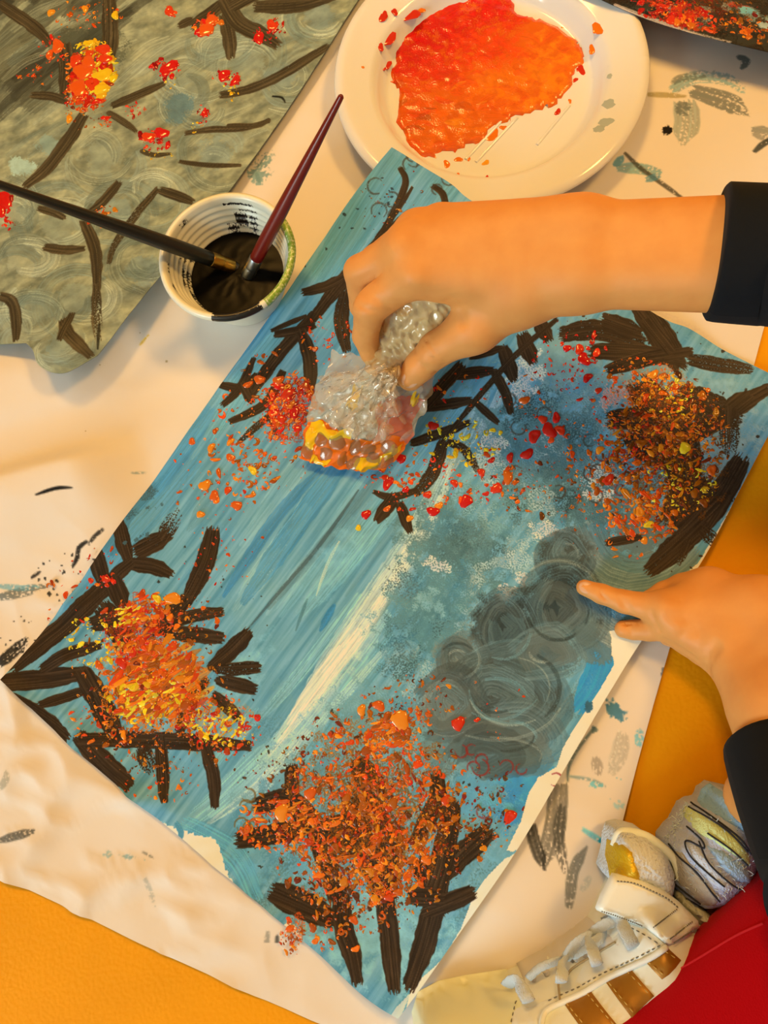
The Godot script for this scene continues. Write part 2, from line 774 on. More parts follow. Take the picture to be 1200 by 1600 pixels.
# grey picture at the top left
func HG(x: float, z: float) -> float:
	var e := xz(P(150, 545, 0.012))
	var d := Vector2(x, z).distance_to(e)
	var p0 := xz(P(510, 75, 0.005))
	var along := (e - p0).normalized()
	var side := absf((Vector2(x, z) - p0).cross(along))
	return HC(x, z) + 0.0012 + 0.013 * exp(-d * d / (0.09 * 0.09)) + 0.006 * exp(-side * side / (0.03 * 0.03)) + 0.0012 * nz.get_noise_2d(x * 0.7 + 3.0, z * 0.7)

# picture at the top right, curling up along its lower edge
func HT(x: float, z: float) -> float:
	var a := xz(P(935, -5, 0.02))
	var b := xz(P(1200, 80, 0.02))
	var d := (Vector2(x, z) - a).cross((b - a).normalized())
	return 0.003 + 0.020 * exp(-maxf(d, 0.0) * maxf(d, 0.0) / (0.05 * 0.05))

func pHC(p: Vector2) -> Vector2:
	return xz(PH(p.x, p.y, HC))
func pHP(p: Vector2) -> Vector2:
	return xz(PH(p.x, p.y, HP))
func pHG(p: Vector2) -> Vector2:
	return xz(PH(p.x, p.y, HG))
func pHT(p: Vector2) -> Vector2:
	return xz(PH(p.x, p.y, HT))

func paper_material(cv: Canvas, rough: float, nstr: float) -> StandardMaterial3D:
	var m := StandardMaterial3D.new()
	m.albedo_texture = cv.albedo(GAIN)
	m.roughness = rough
	m.metallic_specular = 0.22
	m.cull_mode = BaseMaterial3D.CULL_DISABLED
	if nstr > 0.0:
		m.normal_enabled = true
		m.normal_texture = cv.normal(nstr)
		m.normal_scale = 1.0
	return m

var BROWN := Color(0.195, 0.14, 0.095)

func strokes(cv: Canvas, list: Array, c: Color, dry_all := 0.0, t0 := 0.75, t1 := 0.6) -> void:
	for s in list:
		var dry: float = s[2] if s.size() > 2 else dry_all
		cv.stroke(V2(s[0]), s[1], c, 1.0, dry, 0.3, t0, t1, 0.5, c * 1.9)

# ------------------------------------------------------------------ the white paper over the floor
func build_cover() -> void:
	var o := xz(P(-420, -330, 0))
	var cv := Canvas.new()
	cv.setup(o, Vector2(1, 0), 0.86, 0.86, 1400.0, pHC, rgb(243, 209, 181), noises)
	var gy := rgb(92, 92, 84)
	var lg := rgb(150, 148, 132)
	# leaf marks by the plate
	cv.stroke(V2([1052, 138, 1085, 120, 1130, 122, 1160, 140]), 22, rgb(120, 150, 150), 0.8, 0.55, 0.5)
	cv.stroke(V2([1052, 128, 1062, 122, 1100, 118]), 14, gy, 0.7, 0.5, 0.5)
	cv.stroke(V2([1085, 142, 1110, 150, 1140, 160, 1172, 180]), 30, gy, 0.9, 0.42, 0.6, 0.8, 0.1)
	cv.stroke(V2([1070, 162, 1072, 190, 1066, 222]), 38, lg, 0.9, 0.35, 0.6, 0.9, 0.3)
	cv.stroke(V2([1060, 165, 1075, 175]), 24, gy, 0.7, 0.5)
	cv.stroke(V2([1012, 147, 1040, 148, 1070, 150]), 9, rgb(160, 130, 70), 0.7, 0.2)
	cv.patch(Vector2(1043, 202), 7, 8, 0.4, rgb(28, 22, 18), 1.0, 0.9)
	cv.stroke(V2([1153, 88, 1165, 95, 1158, 106]), 12, gy, 0.9, 0.3)
	cv.stroke(V2([1178, 205, 1215, 212]), 24, gy, 0.8, 0.5, 0.8)
	cv.stroke(V2([1178, 236, 1195, 222, 1220, 215]), 10, rgb(50, 50, 45), 0.9, 0.2)
	cv.stroke(V2([960, 258, 972, 244]), 12, rgb(90, 140, 155), 0.9, 0.2)
	cv.stroke(V2([966, 262, 990, 262, 1030, 268]), 18, rgb(110, 150, 150), 0.85, 0.35, 0.5)
	cv.stroke(V2([975, 238, 1000, 262, 1030, 284, 1075, 316]), 7, rgb(60, 52, 40), 0.85, 0.15, 0.3)
	cv.stroke(V2([1010, 280, 1030, 274]), 12, rgb(80, 130, 150), 0.8, 0.3)
	cv.stroke(V2([905, 283, 915, 276]), 4, rgb(40, 36, 30), 0.9)
	# by the grey picture
	cv.patch(Vector2(408, 258), 17, 24, 0.3, rgb(125, 145, 135), 0.85, 0.8)
	cv.stroke(V2([400, 270, 405, 285]), 6, rgb(120, 140, 130), 0.8)
	cv.stroke(V2([218, 538, 232, 522]), 4, rgb(225, 170, 40), 0.8, 0.4)
	# left
	cv.stroke(V2([55, 772, 75, 765, 92, 761, 112, 761]), 5, rgb(25, 22, 20), 1.0, 0.0, 0.2, 0.5, 0.3)
	cv.stroke(V2([205, 738, 228, 738]), 4, rgb(110, 130, 130), 0.7, 0.4)
	cv.stroke(V2([0, 932, 30, 925, 70, 915]), 16, rgb(80, 84, 80), 0.85, 0.5, 0.5)
	cv.stroke(V2([0, 915, 30, 918, 60, 916]), 10, rgb(100, 160, 175), 0.7, 0.5)
	cv.stroke(V2([135, 845, 122, 855, 120, 870, 112, 885]), 7, rgb(25, 22, 20), 0.95, 0.25, 0.2)
	cv.stroke(V2([160, 826, 146, 838, 138, 850]), 6, rgb(25, 22, 20), 0.9, 0.3)
	cv.stroke(V2([48, 902, 62, 892]), 5, rgb(25, 22, 20), 0.9, 0.3)
	cv.stroke(V2([0, 1035, 18, 1020, 40, 1000]), 18, rgb(25, 22, 20), 0.95, 0.45, 0.3)
	var rng := RandomNumberGenerator.new()
	rng.seed = 5
	cv.speckle(rng, Vector2(110, 900), 60, 40, 22, 2.6, rgb(35, 32, 28))
	cv.speckle(rng, Vector2(40, 990), 45, 30, 18, 2.4, rgb(35, 32, 28))
	cv.stroke(V2([0, 1312, 25, 1305, 52, 1298]), 12, rgb(60, 58, 52), 0.9, 0.35, 0.6)
	cv.stroke(V2([0, 1230, 8, 1215, 8, 1205]), 12, rgb(150, 140, 120), 0.6, 0.4)
	cv.patch(Vector2(200, 1337), 20, 7, 0.2, rgb(130, 165, 165), 0.7, 0.9, 0.3)
	cv.patch(Vector2(167, 1333), 7, 5, 0.2, rgb(150, 175, 170), 0.7, 0.9, 0.3)
	cv.stroke(V2([222, 1330, 240, 1340]), 3, rgb(90, 90, 84), 0.7, 0.4)
	cv.stroke(V2([225, 1372, 235, 1395, 242, 1415]), 8, rgb(150, 150, 140), 0.5, 0.5)
	cv.stroke(V2([418, 1455, 412, 1500]), 9, rgb(110, 105, 96), 0.7, 0.4, 0.6)
	cv.stroke(V2([432, 1462, 432, 1500, 434, 1530]), 8, rgb(50, 48, 44), 0.9, 0.35, 0.5)
	cv.stroke(V2([440, 1505, 455, 1500, 490, 1520]), 8, rgb(150, 145, 135), 0.5, 0.5)
	# lower right
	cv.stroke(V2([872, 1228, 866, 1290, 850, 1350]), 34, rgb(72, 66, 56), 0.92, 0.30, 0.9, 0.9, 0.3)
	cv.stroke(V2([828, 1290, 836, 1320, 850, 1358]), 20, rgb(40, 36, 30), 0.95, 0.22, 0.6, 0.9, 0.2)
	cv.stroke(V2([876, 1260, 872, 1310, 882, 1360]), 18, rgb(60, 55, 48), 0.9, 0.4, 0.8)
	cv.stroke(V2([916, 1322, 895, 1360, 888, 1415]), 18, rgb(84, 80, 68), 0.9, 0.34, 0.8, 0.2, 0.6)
	cv.stroke(V2([920, 1370, 908, 1390]), 12, rgb(180, 175, 160), 0.5, 0.5)
	cv.patch(Vector2(957, 1107), 20, 14, 0.6, rgb(70, 120, 140), 0.9, 0.7)
	cv.stroke(V2([928, 1135, 905, 1165, 888, 1195, 886, 1222]), 5, rgb(80, 95, 90), 0.85, 0.3)
	cv.patch(Vector2(928, 1138), 7, 9, 0.2, rgb(90, 110, 108), 0.8, 0.6)
	cv.stroke(V2([972, 1148, 966, 1180, 955, 1205]), 26, rgb(176, 160, 140), 0.8, 0.35, 0.9)
	cv.stroke(V2([930, 1185, 934, 1208]), 18, rgb(120, 105, 92), 0.75, 0.42, 0.9)
	cv.stroke(V2([890, 1212, 925, 1218, 945, 1228]), 5, rgb(110, 140, 140), 0.7, 0.5)
	cv.patch(Vector2(934, 1226), 14, 4, 0.1, rgb(110, 185, 190), 0.8, 0.9, 0.35)
	cv.patch(Vector2(998, 1150), 6, 14, 0.1, rgb(120, 185, 195), 0.8, 0.9, 0.35)
	cv.patch(Vector2(968, 1255), 14, 10, 0.1, rgb(150, 205, 205), 0.6, 0.9, 0.4)
	cv.stroke(V2([910, 1295, 938, 1312, 960, 1318]), 9, rgb(90, 190, 205), 0.85, 0.4, 0.4)
	cv.patch(Vector2(938, 1313), 6, 5, 0.1, rgb(20, 150, 190), 0.9, 0.4)
	cv.patch(Vector2(1034, 1048), 3, 8, 0.2, rgb(100, 96, 90), 0.7, 0.7)
	cv.stroke(V2([1002, 480, 1060, 500, 1130, 540]), 8, rgb(225, 190, 180), 0.4, 0.5)
	cv.speckle(rng, Vector2(1000, 1250), 50, 60, 26, 2.0, rgb(140, 195, 195))
	cv.speckle(rng, Vector2(300, 600), 250, 120, 12, 1.2, rgb(160, 130, 90))
	var m := paper_material(cv, 0.55, 0.0)
	var root := thing("cover_paper", P(500, 800, 0), "large creased white sheet spotted with grey and blue smears, lying directly on the yellow floor", "paper")
	var mesh := sheet(V2([-400, -300, 400, -290, 1375, -250]), V2([1375, -250, 1310, 0, 1197, 500, 1050, 1000, 945, 1400, 858, 1745]), V2([-400, 1200, 0, 1376, 250, 1490, 500, 1600, 858, 1745]), V2([-400, -300, -400, 400, -400, 1200]), HC, 230, 260, 0.0003, cv.uv)
	wpart("sheet", mesh, m, root, root)

# ------------------------------------------------------------------ dabs of thick paint
var dab_meshes := []
func make_dab_meshes() -> void:
	var rng := RandomNumberGenerator.new()
	rng.seed = 77
	for k in 8:
		dab_meshes.append(dab_shape(rng, k))

# unit dab: about 1 across, 0.35 high, a pressed blob with a drawn-up rim or a crescent
func dab_shape(rng: RandomNumberGenerator, kind: int) -> MB:
	var mb := MB.new()
	var seg := 12
	if kind < 4:
		var ph := rng.randf() * TAU
		var rows := [[1.0, -0.04], [0.93, 0.16], [0.68, 0.33], [0.34, 0.36 if kind < 2 else 0.25]]
		for i in rows.size():
			for j in seg:
				var a := TAU * j / seg
				var rr: float = rows[i][0] * 0.5 * (1.0 + 0.16 * sin(2.0 * a + ph) + 0.13 * sin(3.0 * a + ph * 2.0) + rng.randf_range(-0.07, 0.07))
				mb.add(Vector3(cos(a) * rr, rows[i][1] + rng.randf_range(-0.03, 0.04), sin(a) * rr), Vector3.UP)
		var top := mb.add(Vector3(0, 0.38 if kind < 2 else 0.14, 0), Vector3.UP)
		for i in 3:
			for j in seg:
				var j2 := (j + 1) % seg
				mb.quad(i * seg + j, i * seg + j2, (i + 1) * seg + j2, (i + 1) * seg + j)
		for j in seg:
			mb.tri(3 * seg + j, 3 * seg + (j + 1) % seg, top)
	else:
		# crescent or wisp
		var span: float = [2.4, 3.6, 4.8, 1.4][kind - 4]
		var rad: float = [0.38, 0.36, 0.36, 0.7][kind - 4]
		var path := []
		var rr := []
		var n := 7
		for i in n:
			var t := float(i) / (n - 1)
			var a := -span * 0.5 + span * t
			path.append(Vector3(cos(a) * rad - rad * 0.6, 0.02, sin(a) * rad * 0.95))
			var w := 0.145 * (0.35 + sin(PI * clampf(t * 0.9 + 0.08, 0, 1)) * rng.randf_range(0.75, 1.15))
			rr.append(Vector2(w, w * 1.35))
		loft(mb, path, rr, 7)
	mb.smooth()
	return mb

class Dabs:
	var mb := MB.new()
	var shapes := []
	func _init(s: Array) -> void:
		shapes = s
		mb.use_c = true
	func add(kind: int, at: Vector3, sx: float, sy: float, sz: float, turn: float, col: Color) -> void:
		var src: MB = shapes[kind]
		var base := mb.v.size()
		var b := Basis(Vector3.UP, turn)
		var l := col.srgb_to_linear()
		for k in src.v.size():
			var p := src.v[k]
			mb.v.append(at + b * Vector3(p.x * sx, p.y * sy, p.z * sz))
			var nn := src.n[k]
			mb.n.append((b * Vector3(nn.x / sx, nn.y / sy, nn.z / sz)).normalized())
			mb.uv.append(Vector2.ZERO)
			mb.c.append(l)
		for i in src.idx:
			mb.idx.append(base + i)

var dab_mats := {}
func dab_mat(c: Color) -> StandardMaterial3D:
	var key := c.to_html()
	if not dab_mats.has(key):
		var m := mat(c, 0.13, 0.5)
		dab_mats[key] = m
	return dab_mats[key]

var dab_mesh_cache := {}
func one_dab(parent: Node3D, root: Node3D, kind: int, at: Vector3, sx: float, sy: float, sz: float, turn: float, c: Color) -> void:
	if not dab_mesh_cache.has(kind):
		dab_mesh_cache[kind] = dab_meshes[kind].mesh()
	var m := wpart("paint_dab", dab_mesh_cache[kind], dab_mat(c), parent, root)
	m.transform = Transform3D(Basis(Vector3.UP, turn) * Basis.from_scale(Vector3(sx, sy, sz)), at - root.position)

# scatter: list of [x, y, rx, ry, angle, count, size lo, size hi, palette name, blob share]
var PAL := {}
var dab_many := 2.1
func make_palettes() -> void:
	PAL = {
		"orange": [rgb(232, 106, 16), rgb(216, 84, 14), rgb(236, 130, 22), rgb(190, 80, 12), rgb(222, 66, 14), rgb(164, 78, 12)],
		"amber": [rgb(178, 90, 12), rgb(140, 66, 10), rgb(206, 118, 18), rgb(96, 46, 10), rgb(214, 88, 12), rgb(120, 36, 10)],
		"red": [rgb(206, 22, 16), rgb(186, 14, 14), rgb(222, 48, 16), rgb(160, 12, 16)],
		"mix": [rgb(222, 66, 16), rgb(206, 30, 16), rgb(230, 110, 22), rgb(190, 60, 16)],
		"yellow": [rgb(238, 190, 24), rgb(226, 160, 22), rgb(240, 206, 50)],
		"dark": [rgb(110, 60, 22), rgb(84, 52, 26), rgb(150, 84, 20), rgb(126, 30, 26)],
	}

# thick smears that all run one way: [x, y, rx, ry, count, length lo, hi, angle, palette]
func smears(rng: RandomNumberGenerator, dabs: Dabs, hf: Callable, spec: Array) -> void:
	var pal: Array = PAL[spec[8]]
	for i in spec[4]:
		var a := rng.randf() * TAU
		var d := sqrt(rng.randf())
		var p := PH(spec[0] + cos(a) * spec[2] * d, spec[1] + sin(a) * spec[3] * d, hf)
		var l := rng.randf_range(spec[5], spec[6]) / 2.5 * 0.001
		var c: Color = base_color(pal[rng.randi() % pal.size()] * rng.randf_range(0.88, 1.1)).linear_to_srgb()
		dabs.add(rng.randi_range(0, 3), p - Vector3(0, 0.0002, 0), l, rng.randf_range(0.0009, 0.0020), l * rng.randf_range(0.22, 0.42), spec[7] + rng.randf_range(-0.35, 0.35), c)

func scatter(rng: RandomNumberGenerator, dabs: Dabs, hf: Callable, spec: Array) -> void:
	var pal: Array = PAL[spec[8]]
	for i in int(spec[5] * dab_many):
		var a := rng.randf() * TAU
		var d := pow(rng.randf(), 0.62)
		var lx: float = cos(a) * spec[2] * d
		var ly: float = sin(a) * spec[3] * d
		var px: float = spec[0] + lx * cos(spec[4]) - ly * sin(spec[4])
		var py: float = spec[1] + lx * sin(spec[4]) + ly * cos(spec[4])
		var s := lerpf(spec[6] * 0.6, spec[7] * 0.95, pow(rng.randf(), 2.2)) / 2.55 * 0.001
		var p := PH(px, py, hf)
		var kind := rng.randi_range(0, 3) if rng.randf() < spec[9] * 0.6 else rng.randi_range(4, 7)
		var c: Color = base_color(pal[rng.randi() % pal.size()] * rng.randf_range(0.85, 1.12)).linear_to_srgb()
		dabs.add(kind, p - Vector3(0, 0.0001, 0), s, minf(s * rng.randf_range(0.3, 0.5), 0.0022), s * rng.randf_range(0.35, 0.95), rng.randf() * TAU, c)

# ------------------------------------------------------------------ the picture being painted
func build_main_picture() -> void:
	var o := t_pt - long_d * 0.012 - short_d * 0.012
	var cv := Canvas.new()
	cv.setup(o, long_d, long_l + 0.03, short_l + 0.035, 2900.0, pHP, rgb(120, 170, 180), noises)
	# v axis must run from the left edge to the right edge of the sheet
	if cv.vx.dot(short_d) < 0.0:
		cv.flip_v()
	var nm: PackedByteArray = noises[1]
	var nb: PackedByteArray = noises[2]
	var c_lo := rgb(84, 139, 164)
	var c_hi := rgb(142, 184, 198)
	for y in cv.h:
		for x in cv.w:
			var q := y * cv.w + x
			var br := nb[((y / 2) & 511) * 512 + ((x / 3) & 511)] / 255.0
			var m := nm[((y * 2) & 511) * 512 + ((x / 9) & 511)] / 255.0
			var t := clampf(br * 0.22 + m * 1.05 - 0.15, 0.0, 1.0)
			cv.r[q] = lerpf(c_lo.r, c_hi.r, t)
			cv.g[q] = lerpf(c_lo.g, c_hi.g, t)
			cv.b[q] = lerpf(c_lo.b, c_hi.b, t)
			cv.z[q] = br * 0.25
	var rng := RandomNumberGenerator.new()
	rng.seed = 4
	# long streaks of the sky, along the sheet
	var dir := Vector2(-0.58, 0.81)
	var tones := [rgb(150, 200, 208), rgb(90, 150, 176), rgb(64, 128, 168), rgb(110, 150, 156), rgb(176, 208, 206), rgb(84, 120, 130)]
	for i in 55:
		var s := Vector2(rng.randf_range(330, 760), rng.randf_range(420, 900))
		var l := rng.randf_range(80, 260)
		cv.stroke([s, s + dir * l * 0.5, s + dir * l], rng.randf_range(8, 34), tones[rng.randi() % tones.size()], rng.randf_range(0.2, 0.45), 0.2, 0.6, 0.5, 0.3, 0.4)
	# darker blue at the left border and top
	for s in [[[300, 720, 240, 790, 170, 870, 110, 950], 50, rgb(78, 140, 178)], [[620, 250, 560, 340, 500, 430], 60, rgb(92, 150, 166)], [[700, 290, 640, 370, 560, 470], 60, rgb(104, 156, 168)], [[170, 860, 190, 800, 240, 760], 40, rgb(60, 110, 136)], [[330, 640, 290, 700, 220, 790], 26, rgb(70, 142, 190)], [[440, 520, 380, 600, 330, 680], 40, rgb(120, 176, 188)]]:
		cv.stroke(V2(s[0]), s[1], s[2], 0.6, 0.1, 0.5)
	for s in [[[545, 712, 470, 810, 380, 940], 34, rgb(58, 126, 170), 0.65], [[500, 735, 430, 810, 350, 930], 20, rgb(44, 112, 164), 0.6], [[600, 730, 520, 830, 420, 950], 16, rgb(90, 120, 130), 0.6], [[560, 765, 500, 850, 440, 920, 382, 988], 6, rgb(70, 84, 86), 0.9], [[640, 745, 560, 850, 470, 960], 40, rgb(130, 184, 196), 0.6],
		[[705, 715, 650, 830, 570, 950, 440, 1150], 34, rgb(206, 214, 204), 0.75], [[660, 820, 590, 930, 500, 1060, 430, 1160], 26, rgb(232, 226, 206), 0.85], [[640, 860, 560, 1000, 470, 1100], 18, rgb(240, 232, 212), 0.85], [[600, 960, 520, 1070, 430, 1180, 330, 1270], 46, rgb(176, 210, 212), 0.7], [[560, 930, 470, 1050, 400, 1130], 20, rgb(150, 196, 204), 0.7],
		[[530, 845, 512, 880, 494, 930], 5, rgb(232, 224, 196), 0.95], [[522, 945, 500, 985], 11, rgb(46, 120, 170), 0.9], [[480, 935, 462, 985], 5, rgb(70, 110, 120), 0.8], [[700, 760, 660, 850, 620, 910], 10, rgb(236, 232, 216), 0.85], [[640, 880, 600, 950, 540, 1030], 8, rgb(110, 130, 124), 0.7], [[610, 1000, 540, 1090, 470, 1190], 40, rgb(122, 178, 192), 0.6], [[760, 610, 730, 680, 700, 740], 26, rgb(214, 214, 200), 0.6], [[790, 590, 770, 640, 740, 690], 14, rgb(226, 214, 206), 0.6],
		[[600, 1015, 500, 1130, 400, 1250], 16, rgb(206, 222, 216), 0.7], [[430, 1160, 350, 1240, 290, 1290], 40, rgb(150, 196, 200), 0.7], [[400, 1110, 330, 1200], 26, rgb(126, 182, 196), 0.6]]:
		cv.stroke(V2(s[0]), s[1], s[2], s[3], 0.15, 0.6, 0.5, 0.35, 0.6)
	# broad pale wash under the falling water
	for p in [[500, 1090, 90, 26, -0.95, rgb(226, 226, 212), 0.6], [560, 1000, 80, 26, -0.95, rgb(222, 224, 210), 0.6], [630, 890, 80, 24, -0.95, rgb(206, 216, 210), 0.55], [430, 1180, 80, 24, -0.95, rgb(196, 216, 214), 0.6], [380, 1050, 80, 30, -0.95, rgb(150, 200, 212), 0.5], [520, 880, 80, 30, -0.95, rgb(140, 190, 202), 0.5]]:
		cv.patch(Vector2(p[0], p[1]), p[2], p[3], p[4], p[5], p[6], 0.45, 0.0, 0.8)
	for s in [[[590, 960, 500, 1080, 420, 1180], 14, rgb(240, 232, 212), 0.8], [[560, 985, 500, 1060, 450, 1130], 22, rgb(238, 226, 200), 0.8], [[655, 850, 610, 920, 560, 1000], 12, rgb(236, 232, 218), 0.8], [[690, 770, 655, 840, 610, 910], 8, rgb(230, 228, 214), 0.8], [[480, 1140, 400, 1230, 320, 1290], 16, rgb(220, 226, 218), 0.7]]:
		cv.stroke(V2(s[0]), s[1], s[2], s[3], 0.2, 0.6, 0.5, 0.3, 0.6)
	# stippled right half
	for p in [[720, 860, 110, 80, 0.5, rgb(84, 116, 120)], [840, 700, 130, 130, 0.2, rgb(96, 132, 136)], [680, 960, 90, 110, 0.5, rgb(92, 136, 146)], [930, 780, 110, 90, 0.2, rgb(86, 116, 118)], [880, 560, 90, 70, 0, rgb(126, 158, 160)], [1000, 620, 110, 80, 0.3, rgb(122, 154, 160)], [1100, 640, 100, 90, 0.3, rgb(134, 168, 178)], [560, 1130, 110, 60, -0.7, rgb(112, 152, 160)], [480, 1230, 110, 60, -0.3, rgb(110, 150, 160)], [1130, 720, 60, 90, 0, rgb(140, 162, 164)], [640, 1140, 90, 60, 0, rgb(116, 158, 168)], [450, 1330, 90, 70, 0.4, rgb(110, 166, 190)], [600, 1450, 140, 90, 0, rgb(136, 182, 188)], [720, 1300, 90, 120, 0, rgb(110, 160, 180)]]:
		cv.patch(Vector2(p[0], p[1]), p[2], p[3], p[4], p[5], 0.9, 0.6, 0.0, 0.5)
	var tst := [rgb(66, 92, 96), rgb(120, 160, 166), rgb(150, 186, 190), rgb(88, 124, 132), rgb(74, 130, 160), rgb(198, 206, 200), rgb(52, 72, 74)]
	for i in 420:
		var c := Vector2(rng.randf_range(610, 960), rng.randf_range(620, 1120))
		if (c.x - 600) * 0.81 + (c.y - 900) * 0.58 < 20.0:
			continue
		var s := rng.randf_range(8, 34)
		cv.patch(c, s, s * rng.randf_range(0.4, 0.9), rng.randf() * 3.0, tst[rng.randi() % tst.size()], rng.randf_range(0.25, 0.7), 0.9, rng.randf_range(0.3, 0.75), 0.3)
	for i in 160:
		var c := Vector2(rng.randf_range(400, 800), rng.randf_range(1080, 1480))
		var s := rng.randf_range(8, 30)
		cv.patch(c, s, s * rng.randf_range(0.4, 0.9), rng.randf() * 3.0, tst[rng.randi() % 5], rng.randf_range(0.2, 0.5), 0.9, rng.randf_range(0.3, 0.75), 0.3)
	for p in [[790, 930, 14, 22, 0.4], [815, 905, 12, 10, 0], [860, 830, 30, 14, 0.2], [880, 840, 22, 16, 0.2], [820, 590, 22, 40, 0.5], [960, 620, 26, 22, 0], [945, 745, 22, 18, 0.4], [935, 770, 20, 16, 0.1], [770, 690, 22, 12, 0.4], [680, 880, 22, 10, 0.4], [1000, 560, 20, 10, 0], [1015, 640, 24, 12, 0.1]]:
		cv.patch(Vector2(p[0], p[1]), p[2], p[3], p[4], rgb(226, 212, 206), 0.85, 0.9, 0.35)
	# bright blue at the right and lower borders
	cv.stroke(V2([925, 1000, 940, 1030, 925, 1075, 905, 1105]), 44, rgb(52, 146, 214), 0.95, 0.0, 0.25)
	cv.patch(Vector2(820, 1215), 60, 34, -0.4, rgb(70, 152, 206), 0.95, 0.4)
	cv.patch(Vector2(800, 1260), 40, 40, 0, rgb(64, 142, 200), 0.9, 0.5)
	cv.patch(Vector2(740, 1240), 60, 40, 0.2, rgb(96, 160, 196), 0.8, 0.5)
	cv.stroke(V2([290, 1290, 330, 1310, 370, 1340, 400, 1400]), 40, rgb(100, 170, 204), 0.8, 0.2, 0.5)
	# grey clouds: swirling brush rings
	var cl := [rgb(72, 76, 72), rgb(50, 55, 53), rgb(84, 102, 106), rgb(112, 146, 156), rgb(124, 128, 122)]
	for s in [[1010, 830, 70, 3, 1.2], [930, 1000, 60, 4, 0.6]]:
		cv.patch(Vector2(s[0], s[1]), s[2], s[2] * 0.7, 0, rgb(104, 116, 114), 0.8, 0.5)
	cv.stroke(V2([905, 835, 930, 880, 980, 905, 1040, 890, 1075, 860]), 70, rgb(110, 116, 110), 0.95, 0.0, 0.6, 0.8, 0.5, 0.8, rgb(128, 146, 148))
	cv.stroke(V2([930, 820, 960, 870, 1010, 880, 1060, 850]), 26, rgb(84, 124, 140), 0.7, 0.1, 0.6)
	cv.stroke(V2([900, 930, 950, 985, 1000, 1000, 1030, 985]), 44, rgb(150, 150, 140), 0.9, 0.1, 0.7)
	var rings := [[885, 866, 46, 44, 0], [872, 950, 74, 76, 1], [785, 982, 58, 62, 1], [715, 1030, 46, 40, 4], [800, 1075, 92, 76, 2], [775, 1090, 110, 70, 0], [790, 1150, 90, 46, 2], [700, 1100, 60, 60, 4], [850, 1020, 60, 40, 2], [760, 1180, 100, 34, 3]]
	for rg in rings:
		var c := Vector2(rg[0], rg[1])
		cv.patch(c, rg[2] * 0.95, rg[3] * 0.95, 0, cl[rg[4]], 0.88, 0.25, 0.0, 0.3)
		var turns := 3
		for k in turns:
			var f := 0.85 - 0.27 * k
			var a0 := rng.randf() * TAU
			var pts := []
			for j in 9:
				var a := a0 + j * TAU * 0.8 / 8.0
				pts.append(c + Vector2(cos(a) * rg[2] * f + 5.0 * sin(a * 2.0 + k), sin(a) * rg[3] * f + 5.0 * cos(a * 3.0 + k)))
			cv.stroke(pts, rg[2] * 0.5, cl[(rg[4] + k + rng.randi() % 2) % cl.size()], 0.55, 0.05, 0.6, 0.6, 0.5, 0.7, cl[(rg[4] + k + 2) % cl.size()])
	for i in 26:
		var rg = rings[rng.randi() % rings.size()]
		var a0 := rng.randf() * TAU
		var f := rng.randf_range(0.3, 1.0)
		var pts := []
		for j in 6:
			var a := a0 + j * 0.36
			pts.append(Vector2(rg[0] + cos(a) * rg[2] * f, rg[1] + sin(a) * rg[3] * f))
		cv.stroke(pts, rng.randf_range(2, 7), [rgb(150, 156, 148), rgb(40, 48, 46), rgb(120, 160, 170), rgb(176, 178, 164)][i % 4], 0.6, 0.3, 0.7)
	cv.patch(Vector2(918, 992), 34, 18, 0.2, rgb(96, 112, 112), 0.8, 0.6)
	# bare paper
	var white := rgb(246, 226, 222)
	cv.fill_poly(V2([1225, 660, 1165, 750, 1120, 830, 1090, 880, 1060, 905, 1075, 930, 1270, 680]), white, 1.0, 4)
	cv.fill_poly(V2([952, 985, 958, 1040, 935, 1080, 895, 1140, 878, 1170, 868, 1200, 840, 1215, 825, 1240, 812, 1285, 790, 1330, 850, 1330, 1060, 1000, 1000, 992]), white, 1.0, 4)
	cv.fill_poly(V2([790, 1340, 760, 1370, 738, 1400, 720, 1450, 690, 1500, 640, 1545, 630, 1600, 700, 1600, 820, 1330]), white, 0.95, 4)
	cv.fill_poly(V2([250, 1285, 290, 1300, 338, 1312, 352, 1360, 372, 1400, 400, 1440, 330, 1420, 230, 1300]), white, 1.0, 4)
	cv.fill_poly(V2([432, 1450, 455, 1438, 470, 1470, 480, 1500, 450, 1480]), white, 1.0, 6)
	cv.fill_poly(V2([640, 1552, 622, 1600, 600, 1600, 618, 1575]), white, 0.7, 5)
	cv.stroke(V2([275, 1285, 283, 1300, 280, 1315]), 9, rgb(90, 150, 175), 1.0)
	cv.patch(Vector2(918, 1103), 7, 8, 0, rgb(60, 100, 120), 1.0, 0.6)
